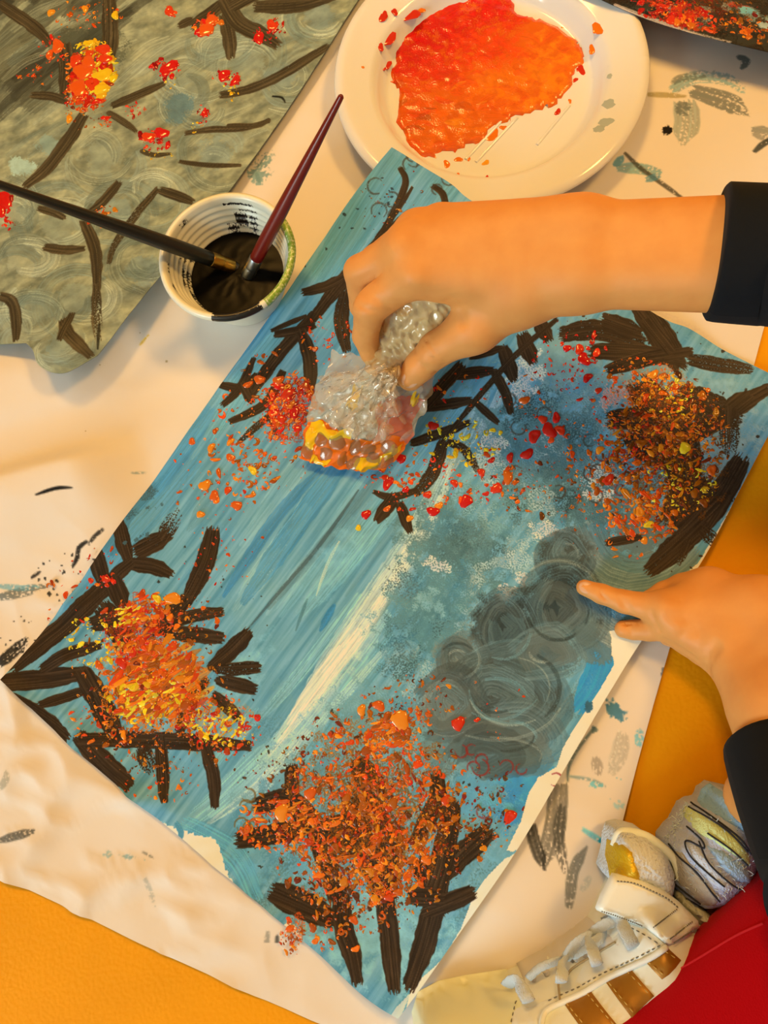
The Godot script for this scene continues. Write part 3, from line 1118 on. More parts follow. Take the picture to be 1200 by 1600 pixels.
	# dark branches
	var dk := [
		# upper tree
		[[625, 262, 633, 288, 604, 352, 565, 405], 11], [[644, 292, 626, 322, 606, 350], 6, 0.2], [[676, 290, 692, 303, 697, 330], 10], [[640, 335, 580, 395, 530, 445, 488, 498], 25], [[474, 456, 508, 447, 540, 430], 16], [[541, 455, 533, 500, 541, 545], 24, 0.15], [[492, 490, 465, 520, 430, 560, 388, 622], 20], [[424, 516, 450, 505, 478, 493], 8], [[430, 522, 460, 517, 492, 508], 14], [[470, 518, 484, 560, 483, 615], 22], [[345, 601, 378, 605, 400, 585], 14], [[348, 632, 374, 606, 396, 560], 13], [[380, 600, 393, 627], 17], [[442, 580, 415, 630, 360, 658], 15], [[432, 640, 402, 665, 374, 690], 11, 0.3], [[420, 640, 432, 680], 10, 0.3],
		# middle tree
		[[842, 503, 857, 530], 24], [[816, 523, 832, 565], 26], [[786, 543, 803, 592], 23], [[712, 586, 770, 578], 19], [[772, 580, 790, 615, 798, 645], 16], [[735, 557, 784, 543], 14], [[664, 636, 735, 625], 18], [[742, 627, 778, 660], 12], [[720, 570, 690, 605, 655, 645], 21], [[644, 692, 690, 676, 732, 660], 16, 0.1], [[692, 690, 676, 738, 650, 770], 22, 0.25], [[652, 765, 612, 776, 584, 768], 12], [[617, 775, 590, 812], 22], [[624, 785, 640, 830], 17], [[700, 690, 725, 702, 746, 735], 14, 0.35], [[870, 498, 800, 560, 735, 635, 690, 690], 10, 0.1],
		# right tree
		[[880, 522, 935, 515, 1005, 535], 32, 0.15], [[1000, 478, 1030, 520, 1062, 572], 42], [[925, 548, 1000, 552, 1065, 562], 30], [[950, 578, 1010, 560, 1078, 548], 24], [[1078, 562, 1172, 577], 24, 0.3], [[1010, 500, 1048, 548], 24], [[945, 500, 1000, 520], 30, 0.1], [[955, 655, 1040, 650, 1105, 635], 38], [[1062, 620, 1145, 652], 54, 0.15], [[1050, 682, 1100, 668, 1140, 642, 1200, 606], 30], [[1140, 640, 1168, 618], 32], [[1158, 718, 1122, 782, 1090, 832], 36], [[1098, 815, 1050, 860, 1015, 890], 36, 0.05], [[1140, 640, 1140, 705], 32, 0.45], [[948, 848, 1002, 838], 15], [[1105, 760, 1050, 815], 70, 0.1], [[1000, 600, 1060, 690, 1066, 770], 60, 0.15], [[985, 680, 1042, 722], 44, 0.2], [[1100, 830, 1120, 850], 24, 0.5], [[1075, 845, 1060, 880], 14, 0.4],
		# lower-left tree
		[[145, 852, 156, 890, 162, 912], 27], [[184, 812, 193, 850, 201, 876], 24], [[213, 862, 262, 836], 30, 0.05], [[255, 838, 278, 800], 26, 0.62], [[203, 880, 240, 885, 266, 896], 25], [[205, 878, 182, 898, 168, 922], 22], [[168, 912, 110, 968, 60, 1010, 22, 1042], 34], [[176, 905, 192, 945], 30], [[332, 828, 320, 880, 292, 938], 30], [[292, 935, 262, 965, 230, 982], 27], [[346, 955, 290, 965, 238, 988], 20, 0.1], [[346, 996, 290, 990, 246, 984], 24, 0.1], [[388, 988, 362, 1015, 330, 1042], 27], [[404, 1042, 340, 1046], 21, 0.15], [[398, 1076, 340, 1062], 23, 0.1], [[372, 1120, 335, 1085], 20], [[-4, 1066, 70, 1060, 134, 1050], 29], [[62, 1101, 110, 1086, 142, 1074], 17], [[66, 1044, 110, 1020, 156, 1008], 22], [[8, 1088, 55, 1115, 104, 1152], 27], [[124, 1150, 160, 1190, 202, 1226], 32], [[128, 1155, 250, 1156, 388, 1165], 27, 0.05], [[250, 1152, 254, 1200, 256, 1250], 20], [[320, 1165, 333, 1210, 336, 1258], 21], [[222, 1170, 236, 1202], 26, 0.45], [[280, 1142, 300, 1092, 322, 1062], 22], [[130, 1050, 158, 1100, 184, 1152], 36], [[160, 950, 205, 1010], 40], [[145, 975, 200, 960], 30, 0.2],
		# bottom tree
		[[372, 1312, 420, 1304, 478, 1292], 32], [[402, 1258, 450, 1250, 492, 1292, 512, 1350, 522, 1402], 36], [[428, 1393, 475, 1414, 520, 1436], 42], [[456, 1198, 456, 1245], 24], [[534, 1380, 536, 1445, 550, 1490, 558, 1532], 31], [[598, 1380, 608, 1460, 616, 1545], 33], [[556, 1250, 590, 1320, 600, 1400], 64, 0.12], [[692, 1350, 672, 1440, 654, 1500, 640, 1540], 36], [[655, 1345, 672, 1390, 692, 1422], 32], [[738, 1393, 704, 1408, 664, 1424], 28], [[764, 1298, 722, 1335, 688, 1372], 34], [[706, 1255, 692, 1340, 672, 1402], 36], [[682, 1210, 682, 1250, 648, 1312], 28], [[510, 1300, 620, 1310], 66, 0.2], [[560, 1190, 600, 1260], 40, 0.3], [[640, 1400, 690, 1400], 30]]
	strokes(cv, dk, BROWN)
	# black specks of dry brush
	cv.speckle(rng, Vector2(300, 1000), 120, 160, 40, 2.2, BROWN)
	cv.speckle(rng, Vector2(1060, 700), 130, 200, 90, 2.6, BROWN)
	cv.speckle(rng, Vector2(560, 1280), 200, 180, 90, 2.4, BROWN)
	cv.speckle(rng, Vector2(560, 380), 90, 120, 40, 2.4, rgb(40, 48, 54))
	cv.speckle(rng, Vector2(220, 800), 40, 60, 14, 5.0, rgb(70, 96, 104))
	cv.patch(Vector2(225, 770), 20, 12, 0.2, rgb(64, 92, 104), 0.8, 0.9, 0.3)
	cv.patch(Vector2(200, 800), 14, 10, 0.2, rgb(64, 92, 104), 0.8, 0.9, 0.3)
	# thin stains under the dabs
	for s in [[240, 1070, 70, 60, rgb(226, 112, 20), 0.95], [215, 985, 40, 50, rgb(190, 50, 20), 0.7], [580, 1250, 110, 110, rgb(150, 78, 18), 0.7], [1020, 640, 60, 60, rgb(200, 90, 30), 0.45], [1050, 740, 70, 60, rgb(130, 66, 18), 0.6], [455, 640, 40, 40, rgb(180, 40, 20), 0.6], [960, 620, 24, 20, rgb(220, 90, 70), 0.5], [455, 1465, 14, 30, rgb(226, 80, 24), 0.7], [340, 1120, 50, 30, rgb(210, 130, 40), 0.4]]:
		cv.patch(Vector2(s[0], s[1]), s[2], s[3], 0.3, s[4], s[5], 1.0, 0.45, 0.4)
	# smeared orange on the lower-left tree
	for i in 46:
		var c := Vector2(rng.randf_range(175, 300), rng.randf_range(1005, 1125))
		var l := rng.randf_range(14, 42)
		cv.stroke([c, c + Vector2(0.86, -0.5) * l * 0.5 + Vector2(rng.randf_range(-3, 3), 0), c + Vector2(0.86, -0.5) * l], rng.randf_range(7, 15), [rgb(236, 124, 24), rgb(222, 88, 18), rgb(240, 160, 40), rgb(206, 110, 24), rgb(190, 130, 30), rgb(214, 50, 16)][i % 6], 0.95, 0.1, 0.6, 0.5, 0.4, 1.2)
	# bubble prints: thin rings
	for i in 60:
		var cc = [Vector2(560, 1260), Vector2(1030, 690), Vector2(640, 310), Vector2(430, 1250), Vector2(780, 1250), Vector2(880, 700)][i % 6]
		var c: Vector2 = cc + Vector2(rng.randf_range(-90, 90), rng.randf_range(-80, 80))
		var pts := []
		var a0 := rng.randf() * TAU
		var rr := rng.randf_range(8, 13)
		for j in 7:
			var a := a0 + j * 0.75
			pts.append(c + Vector2(cos(a), sin(a)) * rr)
		cv.stroke(pts, 3.0, [rgb(120, 80, 30), rgb(150, 40, 36), rgb(70, 60, 50)][i % 3], 0.8, 0.3, 0.3)
	var m := paper_material(cv, 0.44, 0.9)
	var root := thing("painting", P(600, 900, 0), "blue picture with dark trees and orange dabs, under the hand with bubble wrap", "painting")
	var mesh := sheet(V2([612, 230, 700, 284, 760, 328, 1010, 482, 1080, 515, 1140, 552, 1242, 602]), V2([1242, 602, 1165, 748, 1090, 888, 1002, 1002, 830, 1292, 738, 1430, 668, 1530, 622, 1592]), V2([0, 1062, 95, 1152, 230, 1268, 455, 1455, 560, 1550, 622, 1592]), V2([612, 230, 480, 410, 330, 622, 165, 850, 0, 1062]), HP, 150, 190, 0.00035, cv.uv)
	wpart("sheet", mesh, m, root, root)
	# dabs
	rng.seed = 31
	var dabs := Dabs.new(dab_meshes)
	for s in [
		# lower-left tree
		[240, 1060, 85, 85, 0.0, 190, 7, 20, "orange", 0.35], [215, 985, 60, 60, 0.0, 90, 7, 18, "mix", 0.3], [240, 1050, 130, 120, 0, 170, 5, 13, "amber", 0.35], [150, 1000, 50, 40, 0.0, 40, 6, 16, "yellow", 0.3], [340, 1130, 70, 45, 0.2, 110, 5, 14, "mix", 0.35], [345, 1135, 55, 35, 0.2, 50, 5, 13, "yellow", 0.3], [235, 960, 50, 25, 0.2, 50, 6, 16, "orange", 0.4], [165, 1130, 60, 36, 0.2, 60, 6, 15, "orange", 0.4], [255, 1170, 120, 40, 0.0, 90, 5, 12, "amber", 0.4], [300, 960, 50, 30, 0, 40, 5, 12, "amber", 0.4], [230, 1090, 70, 40, 0, 60, 8, 20, "yellow", 0.2], [250, 1225, 60, 30, 0, 18, 5, 12, "orange", 0.3],
		# bottom tree
		[575, 1270, 130, 150, 0.0, 520, 6, 18, "orange", 0.3], [575, 1280, 165, 180, 0.0, 480, 5, 14, "amber", 0.35], [590, 1330, 90, 80, 0.0, 220, 5, 13, "amber", 0.3], [440, 1290, 70, 45, 0.0, 110, 6, 17, "orange", 0.3], [620, 1140, 60, 30, -0.4, 80, 6, 18, "orange", 0.35], [720, 1290, 80, 60, 0.0, 100, 5, 13, "amber", 0.4], [560, 1380, 100, 50, 0, 130, 5, 14, "amber", 0.35], [640, 1090, 80, 40, 0.0, 60, 4, 11, "amber", 0.4], [440, 1210, 80, 50, 0, 60, 4, 11, "dark", 0.3], [770, 1250, 50, 60, 0, 50, 4, 12, "dark", 0.3], [530, 1450, 50, 40, 0, 30, 5, 14, "orange", 0.4], [590, 1210, 80, 40, 0, 50, 6, 14, "mix", 0.3],
		# right tree
		[1040, 700, 100, 120, 0.2, 380, 5, 15, "amber", 0.3], [1030, 690, 80, 90, 0.2, 170, 6, 17, "orange", 0.3], [1010, 600, 70, 40, 0.2, 100, 5, 14, "orange", 0.35], [1000, 805, 60, 40, 0.3, 90, 6, 18, "orange", 0.25], [930, 745, 70, 60, 0.2, 60, 6, 15, "orange", 0.4], [1080, 660, 60, 60, 0, 80, 5, 13, "amber", 0.3], [990, 700, 60, 60, 0, 60, 6, 14, "mix", 0.4], [940, 830, 80, 40, 0.4, 26, 5, 12, "orange", 0.4], [1050, 620, 40, 40, 0, 30, 6, 14, "yellow", 0.2], [1060, 760, 60, 40, 0, 40, 6, 16, "yellow", 0.15],
		# middle
		[890, 560, 60, 50, 0.0, 40, 6, 16, "red", 0.45], [860, 640, 90, 60, 0.0, 60, 4, 12, "mix", 0.45], [720, 690, 60, 40, 0.3, 60, 5, 14, "yellow", 0.25], [640, 750, 80, 50, 0, 60, 5, 13, "mix", 0.5], [760, 740, 80, 50, 0, 36, 5, 13, "mix", 0.5], [850, 760, 90, 50, 0.0, 40, 5, 14, "amber", 0.5], [900, 480, 60, 30, 0, 20, 4, 9, "dark", 0.5], [700, 600, 80, 40, 0, 20, 5, 12, "mix", 0.5],
		# upper left
		[450, 640, 42, 60, 0.3, 170, 6, 18, "mix", 0.4], [450, 625, 36, 40, 0.3, 60, 7, 17, "red", 0.4], [405, 690, 90, 100, 0.5, 60, 7, 20, "orange", 0.45], [340, 740, 70, 100, 0.5, 30, 6, 15, "orange", 0.5], [420, 610, 50, 70, 0.2, 26, 6, 15, "orange", 0.55], [360, 820, 60, 90, 0, 22, 4, 9, "mix", 0.6], [400, 730, 40, 30, 0, 26, 8, 18, "orange", 0.3], [510, 530, 40, 50, 0.3, 26, 5, 13, "mix", 0.45], [620, 320, 60, 60, 0, 36, 4, 9, "dark", 0.5],
		[140, 920, 80, 60, -0.6, 18, 5, 13, "mix", 0.6], [165, 908, 14, 10, 0, 14, 5, 11, "red", 0.4], [330, 880, 60, 60, 0, 18, 4, 9, "mix", 0.6], [455, 1465, 18, 30, 0.0, 36, 5, 12, "orange", 0.3], [770, 1110, 70, 50, 0, 8, 6, 12, "mix", 0.6]]:
		scatter(rng, dabs, HP, s)
	for s in [[240, 1066, 62, 62, 90, 14, 34, 0.52, "orange"], [225, 1090, 50, 36, 30, 12, 28, 0.52, "yellow"], [265, 1035, 40, 36, 26, 12, 28, 0.7, "orange"], [215, 975, 26, 26, 30, 9, 20, 0.6, "mix"], [200, 962, 22, 16, 18, 9, 18, 0.4, "yellow"], [240, 938, 34, 12, 12, 10, 22, 0.2, "orange"], [575, 1290, 110, 130, 90, 9, 22, 0.5, "orange"], [575, 1300, 110, 120, 50, 8, 18, 2.0, "amber"], [610, 1145, 40, 22, 26, 10, 24, 0.4, "orange"], [1030, 690, 80, 100, 60, 8, 18, 0.7, "amber"], [1000, 800, 50, 36, 26, 9, 22, 2.2, "orange"], [450, 635, 30, 40, 30, 8, 18, 1.0, "red"], [440, 1275, 50, 30, 26, 9, 20, 0.3, "orange"], [340, 1135, 44, 26, 20, 7, 15, 0.8, "yellow"]]:
		smears(rng, dabs, HP, s)
	var dm := StandardMaterial3D.new()
	dm.vertex_color_use_as_albedo = true
	dm.roughness = 0.15
	dm.cull_mode = BaseMaterial3D.CULL_DISABLED
	var st := wpart("small_paint_dabs", dabs.mb.mesh(), dm, root, root)
	st.set_meta("kind", "stuff")
	# the large drops one can pick out
	for d in [[824, 709, 22, 0], [797, 715, 17, 0], [768, 719, 13, 0], [728, 783, 24, 0], [677, 799, 20, 0], [572, 804, 18, 0], [776, 763, 22, 1], [793, 745, 24, 3], [752, 738, 16, 1], [606, 755, 24, 0], [626, 716, 20, 0], [634, 765, 14, 0], [668, 773, 16, 1], [677, 665, 18, 0], [602, 747, 15, 1], [858, 672, 28, 0], [835, 681, 24, 0], [869, 652, 20, 0], [875, 672, 18, 1], [848, 655, 16, 1], [912, 560, 26, 0], [905, 545, 18, 1], [886, 544, 14, 0], [918, 590, 18, 2], [716, 1131, 24, 1], [797, 1277, 22, 1], [745, 1125, 9, 1], [710, 755, 14, 1], [405, 593, 22, 4], [435, 594, 20, 4], [313, 804, 15, 5], [370, 790, 20, 4], [320, 758, 22, 5], [335, 775, 20, 4], [295, 1105, 12, 4], [190, 1036, 22, 1], [155, 1040, 18, 4], [165, 905, 16, 1], [142, 907, 11, 1], [208, 1020, 18, 1], [270, 935, 28, 5], [245, 935, 18, 6], [625, 1125, 34, 5], [565, 1110, 18, 5], [592, 1103, 20, 4], [485, 1240, 22, 4], [440, 1270, 26, 5], [1112, 735, 18, 4], [820, 625, 18, 4], [1020, 585, 20, 5], [1007, 845, 14, 5], [1000, 800, 18, 5], [1015, 820, 18, 6], [1070, 700, 22, 6], [950, 750, 22, 1], [935, 610, 12, 1], [605, 795, 14, 4], [686, 790, 14, 5], [640, 810, 14, 5], [560, 825, 12, 6], [770, 672, 11, 6], [782, 676, 9, 6], [395, 735, 18, 6], [360, 715, 16, 4], [360, 690, 16, 5], [450, 615, 24, 1], [460, 645, 22, 0], [440, 655, 20, 1], [300, 690, 14, 4], [330, 700, 18, 5]]:
		var p := PH(d[0], d[1], HP)
		var s: float = d[2] / 2.5 * 0.00088
		var c: Color = [rgb(204, 18, 14), rgb(214, 44, 16), rgb(184, 14, 14), rgb(206, 90, 18), rgb(220, 88, 20), rgb(236, 130, 26), rgb(236, 186, 30)][d[3]]
		one_dab(root, root, rng.randi_range(0, 2), p - Vector3(0, 0.0001, 0), s, minf(s * 0.45, 0.003), s * rng.randf_range(0.75, 1.0), rng.randf() * TAU, c)

# ------------------------------------------------------------------ grey picture, top left
func build_grey_picture() -> void:
	var o := xz(P(-330, -260, 0))
	var cv := Canvas.new()
	cv.setup(o, Vector2(1, 0), 0.48, 0.50, 2100.0, pHG, rgb(150, 148, 122), noises)
	var nm: PackedByteArray = noises[1]
	var nf: PackedByteArray = noises[0]
	for y in cv.h:
		for x in cv.w:
			var q := y * cv.w + x
			var a := nm[((y + x / 2) & 511) * 512 + ((x / 2 - y / 4) & 511)] / 255.0
			var b := nm[((y * 3) & 511) * 512 + ((x * 3) & 511)] / 255.0
			var t := clampf(a * 1.2 + b * 0.3 - 0.3, 0.0, 1.0)
			cv.r[q] = lerpf(0.47, 0.73, t)
			cv.g[q] = lerpf(0.46, 0.69, t)
			cv.b[q] = lerpf(0.37, 0.54, t)
			cv.z[q] = b * 0.2
	var rng := RandomNumberGenerator.new()
	rng.seed = 8
	# dark wash in the far corner, drawn in slanting strokes
	for i in 60:
		var c := Vector2(rng.randf_range(-120, 180), rng.randf_range(-60, 230))
		if c.x + c.y * 0.9 > 230:
			continue
		var l := rng.randf_range(60, 180)
		cv.stroke([c, c + Vector2(0.75, -0.66) * l * 0.5, c + Vector2(0.8, -0.6) * l], rng.randf_range(14, 40), [rgb(60, 55, 43), rgb(80, 75, 58), rgb(46, 42, 34), rgb(104, 98, 76)][i % 4], 0.7, 0.15, 0.7)
	for i in 50:
		var c := Vector2(rng.randf_range(-20, 480), rng.randf_range(-30, 260))
		var l := rng.randf_range(50, 150)
		cv.stroke([c, c + Vector2(0.78, -0.62) * l * 0.5, c + Vector2(0.85, -0.5) * l], rng.randf_range(8, 26), [rgb(178, 172, 140), rgb(128, 128, 106), rgb(160, 160, 138), rgb(110, 118, 106)][i % 4], 0.5, 0.2, 0.8)
	# swirls
	for sw in [[160, 245, 55], [300, 165, 40], [335, 240, 48], [95, 350, 60], [40, 400, 60], [120, 470, 55], [60, 480, 50], [300, 130, 46], [180, 330, 50], [220, 420, 50], [20, 520, 46], [440, 120, 50], [380, 90, 60], [340, 60, 50], [500, 30, 50], [250, 300, 50], [90, 540, 44], [20, 330, 40]]:
		var c := Vector2(sw[0], sw[1])
		cv.patch(c, sw[2] * 0.6, sw[2] * 0.55, 0.3, [rgb(176, 170, 140), rgb(150, 152, 130), rgb(136, 146, 136)][rng.randi() % 3], 0.6, 0.4)
		for k in 4:
			var f := rng.randf_range(0.45, 1.15)
			var a0 := rng.randf() * TAU
			var jc := c + Vector2(rng.randf_range(-14, 14), rng.randf_range(-14, 14))
			var sq := rng.randf_range(0.65, 1.0)
			var span := rng.randf_range(1.6, 4.2)
			var pts := []
			for j in 8:
				var a := a0 + j * span / 7.0
				pts.append(jc + Vector2(cos(a), sin(a) * sq) * sw[2] * f)
			cv.stroke(pts, sw[2] * rng.randf_range(0.28, 0.5), [rgb(118, 126, 112), rgb(186, 180, 150), rgb(92, 100, 90), rgb(160, 166, 150)][(k + rng.randi()) % 4], 0.65, 0.12, 0.9, 0.5, 0.4, 0.9, [rgb(188, 182, 150), rgb(100, 110, 102)][k % 2])
	cv.patch(Vector2(278, 165), 22, 26, 0.3, rgb(96, 118, 120), 0.85, 0.4)
	cv.patch(Vector2(35, 262), 24, 14, 0.4, rgb(170, 186, 170), 0.9, 0.5)
	cv.patch(Vector2(75, 225), 20, 16, 0.2, rgb(140, 156, 144), 0.7, 0.5)
	cv.patch(Vector2(145, 70), 50, 40, 0.0, rgb(70, 70, 56), 0.6, 0.5)
	var dk := [[[0, 6, 50, 40, 78, 68], 18], [[170, 0, 172, 60, 165, 110], 24], [[100, 70, 105, 110, 100, 150], 24], [[50, 148, 80, 150, 105, 160], 14], [[130, 180, 105, 220, 70, 265, 40, 290], 22], [[175, 165, 215, 148, 255, 130], 15], [[168, 175, 200, 195, 212, 205], 10], [[300, 40, 330, 20, 350, 0], 22], [[350, 25, 358, 60, 360, 88], 20], [[350, 0, 372, 35, 410, 55, 432, 70], 26], [[362, 10, 400, -10, 440, -20], 24], [[400, 10, 460, 8, 520, -5], 26], [[280, 40, 300, 30], 14], [[345, 148, 400, 135, 450, 110, 512, 72], 17, 0.05], [[290, 208, 330, 202, 380, 200, 420, 188], 11], [[355, 196, 400, 196, 420, 186], 9], [[280, 252, 330, 258, 375, 258], 8], [[185, 285, 160, 315, 140, 330], 16], [[245, 295, 215, 330, 180, 380, 170, 410], 13, 0.25], [[250, 297, 275, 305, 300, 315], 15], [[60, 325, 85, 332, 100, 340], 12], [[130, 345, 148, 390, 152, 450], 17], [[150, 445, 153, 530], 14, 0.5], [[70, 386, 100, 390, 130, 388], 15], [[0, 462, 20, 475, 25, 530], 17], [[98, 500, 105, 520, 130, 545, 140, 555], 16], [[112, 490, 100, 512, 92, 530], 12], [[220, 235, 240, 242, 265, 240], 8], [[-40, 300, -10, 320], 16]]
	strokes(cv, dk, rgb(62, 50, 34))
	cv.stroke(V2([425, 150, 440, 152, 445, 160]), 3, rgb(30, 30, 26), 1.0)
	cv.stroke(V2([155, 505, 152, 545]), 4, rgb(30, 30, 26), 0.9)
	var m := paper_material(cv, 0.38, 0.9)
	var root := thing("painting", P(150, 250, 0), "grey-green picture with dark branches and red and yellow dabs, left of the cup", "painting")
	var mesh := sheet(V2([-320, -240, 200, -235, 668, -200]), V2([668, -200, 600, -70, 512, 75, 390, 255, 250, 432, 152, 556]), V2([-320, 530, 0, 538, 46, 541, 62, 572, 100, 583, 152, 556]), V2([-320, -240, -320, 530]), HG, 120, 110, 0.00035, cv.uv)
	wpart("sheet", mesh, m, root, root)
	var dabs := Dabs.new(dab_meshes)
	for s in [[138, 120, 34, 50, 0.1, 110, 10, 26, "mix", 0.7], [155, 105, 28, 44, 0.0, 50, 10, 24, "yellow", 0.6], [130, 150, 34, 24, 0.0, 36, 8, 20, "mix", 0.6], [140, 75, 30, 12, 0.0, 26, 7, 16, "yellow", 0.5], [85, 80, 26, 24, 0.0, 16, 7, 16, "mix", 0.6], [55, 118, 30, 18, 0, 14, 6, 14, "mix", 0.6], [140, 22, 60, 26, 0, 24, 6, 14, "orange", 0.5], [260, 108, 22, 16, 0.2, 18, 8, 18, "red", 0.7], [262, 128, 14, 14, 0, 12, 5, 10, "yellow", 0.4], [355, 122, 26, 14, 0.3, 22, 6, 15, "red", 0.6], [360, 140, 20, 20, 0.3, 14, 5, 11, "yellow", 0.4], [240, 218, 26, 18, 0, 22, 8, 18, "red", 0.7], [246, 240, 24, 16, 0, 10, 4, 8, "yellow", 0.4], [212, 172, 18, 14, 0, 14, 5, 12, "red", 0.4], [165, 188, 14, 10, 0, 10, 6, 14, "mix", 0.6], [318, 180, 10, 16, 0, 10, 5, 11, "red", 0.5], [308, 200, 10, 12, 0, 8, 5, 10, "yellow", 0.4], [325, 38, 26, 14, -0.4, 20, 8, 22, "mix", 0.7], [420, 50, 34, 18, -0.4, 22, 7, 17, "red", 0.6], [265, 18, 10, 10, 0, 5, 8, 16, "mix", 0.6], [160, 338, 24, 18, 0, 22, 6, 14, "orange", 0.5], [8, 320, 12, 24, 0, 12, 9, 20, "red", 0.7], [12, 350, 12, 10, 0, 8, 5, 11, "red", 0.5], [130, 178, 50, 24, 0, 20, 4, 10, "amber", 0.5]]:
		scatter(rng, dabs, HG, s)
	var dm := StandardMaterial3D.new()
	dm.vertex_color_use_as_albedo = true
	dm.roughness = 0.12
	dm.cull_mode = BaseMaterial3D.CULL_DISABLED
	var st := wpart("small_paint_dabs", dabs.mb.mesh(), dm, root, root)
	st.set_meta("kind", "stuff")
	for d in [[130, 112, 36, 4], [122, 138, 34, 4], [145, 132, 28, 1], [160, 118, 34, 6], [158, 140, 26, 6], [138, 98, 28, 4], [90, 72, 26, 4], [78, 86, 18, 4], [162, 78, 26, 1], [165, 92, 24, 1], [118, 95, 24, 1], [140, 68, 20, 6], [265, 105, 30, 0], [258, 112, 20, 0], [238, 104, 12, 0], [232, 214, 22, 1], [253, 208, 24, 0], [262, 228, 14, 0], [350, 118, 22, 0], [368, 126, 20, 0], [322, 45, 34, 4], [330, 32, 24, 4], [310, 50, 16, 0], [425, 40, 22, 1], [405, 60, 22, 0], [265, 18, 20, 1], [5, 312, 34, 0], [2, 330, 22, 0], [180, 24, 16, 6], [80, 20, 16, 5], [133, 14, 14, 5], [108, 186, 14, 5], [320, 178, 14, 0]]:
		var p := PH(d[0], d[1], HG)
		var s: float = d[2] / 2.3 * 0.001
		var c: Color = [rgb(214, 22, 16), rgb(226, 56, 16), rgb(184, 14, 14), rgb(206, 90, 18), rgb(232, 84, 18), rgb(238, 140, 26), rgb(240, 180, 24)][d[3]]
		one_dab(root, root, rng.randi_range(0, 3), p - Vector3(0, 0.0001, 0), s, minf(s * 0.45, 0.0035), s * rng.randf_range(0.7, 1.0), rng.randf() * TAU, c)

# ------------------------------------------------------------------ dark picture, top right
func build_dark_picture() -> void:
	var o := xz(P(900, -210, 0.01))
	var cv := Canvas.new()
	cv.setup(o, Vector2(1, 0), 0.24, 0.18, 2700.0, pHT, rgb(62, 54, 44), noises)
	var rng := RandomNumberGenerator.new()
	rng.seed = 15
	var pal := [rgb(44, 36, 28), rgb(30, 26, 22), rgb(84, 84, 76), rgb(120, 44, 20), rgb(190, 40, 18), rgb(214, 84, 20), rgb(60, 50, 40), rgb(150, 160, 156), rgb(40, 34, 28)]
	for i in 240:
		var c := Vector2(rng.randf_range(900, 1360), rng.randf_range(-140, 110))
		var s := rng.randf_range(8, 28)
		cv.patch(c, s * 1.6, s * 0.5, 0.3, pal[rng.randi() % pal.size()], 0.8, 0.8, rng.randf_range(0.0, 0.5))
	for s in [[960, 8, 1010, 28, 1080, 52, 1140, 66], [1000, 30, 1060, 50, 1110, 62]]:
		cv.stroke(V2(s), 10, rgb(226, 196, 184), 0.9, 0.35, 0.5)
	cv.patch(Vector2(1168, 17), 18, 6, 0.2, rgb(120, 180, 205), 0.95, 0.6)
	cv.patch(Vector2(1195, 38), 16, 6, 0.2, rgb(190, 200, 200), 0.9, 0.6)
	cv.patch(Vector2(1075, 20), 22, 16, 0.3, rgb(206, 44, 16), 0.9, 0.8)
	var m := paper_material(cv, 0.36, 2.0)
	var root := thing("painting", P(1100, -40, 0), "dark picture with red and orange paint, its edge curling up beyond the plate", "painting")
	var mesh := sheet(V2([905, -170, 1380, -150]), V2([1380, -150, 1390, 124]), V2([905, -18, 945, 2, 1000, 26, 1060, 46, 1120, 62, 1200, 81, 1390, 124]), V2([905, -170, 905, -18]), HT, 90, 50, 0.00035, cv.uv)
	wpart("sheet", mesh, m, root, root)
	var dabs := Dabs.new(dab_meshes)
	for s in [[1040, 10, 70, 26, 0.3, 70, 7, 20, "red", 0.4], [1070, 25, 60, 20, 0.3, 60, 6, 17, "mix", 0.4], [1180, 50, 60, 16, 0.3, 50, 6, 15, "orange", 0.4], [1150, 20, 90, 30, 0.3, 60, 6, 16, "dark", 0.4]]:
		scatter(rng, dabs, HT, s)
	var dm := StandardMaterial3D.new()
	dm.vertex_color_use_as_albedo = true
	dm.roughness = 0.2
	dm.cull_mode = BaseMaterial3D.CULL_DISABLED
	var st := wpart("small_paint_dabs", dabs.mb.mesh(), dm, root, root)
	st.set_meta("kind", "stuff")

# ------------------------------------------------------------------ plate with paint
func ragged(rng: RandomNumberGenerator, pts: Array, amp: float, sub := 4) -> Array:
	var out := []
	var n := pts.size()
	for i in n:
		var a: Vector2 = pts[i]
		var b: Vector2 = pts[(i + 1) % n]
		for k in sub:
			var q := a.lerp(b, float(k) / sub)
			out.append(q + Vector2(rng.randf_range(-amp, amp), rng.randf_range(-amp, amp)))
	return out

func glossy(c: Color, rough := 0.18) -> StandardMaterial3D:
	return mat(c, rough, 0.5)

var plate_c := Vector3.ZERO
var plate_r := 0.1

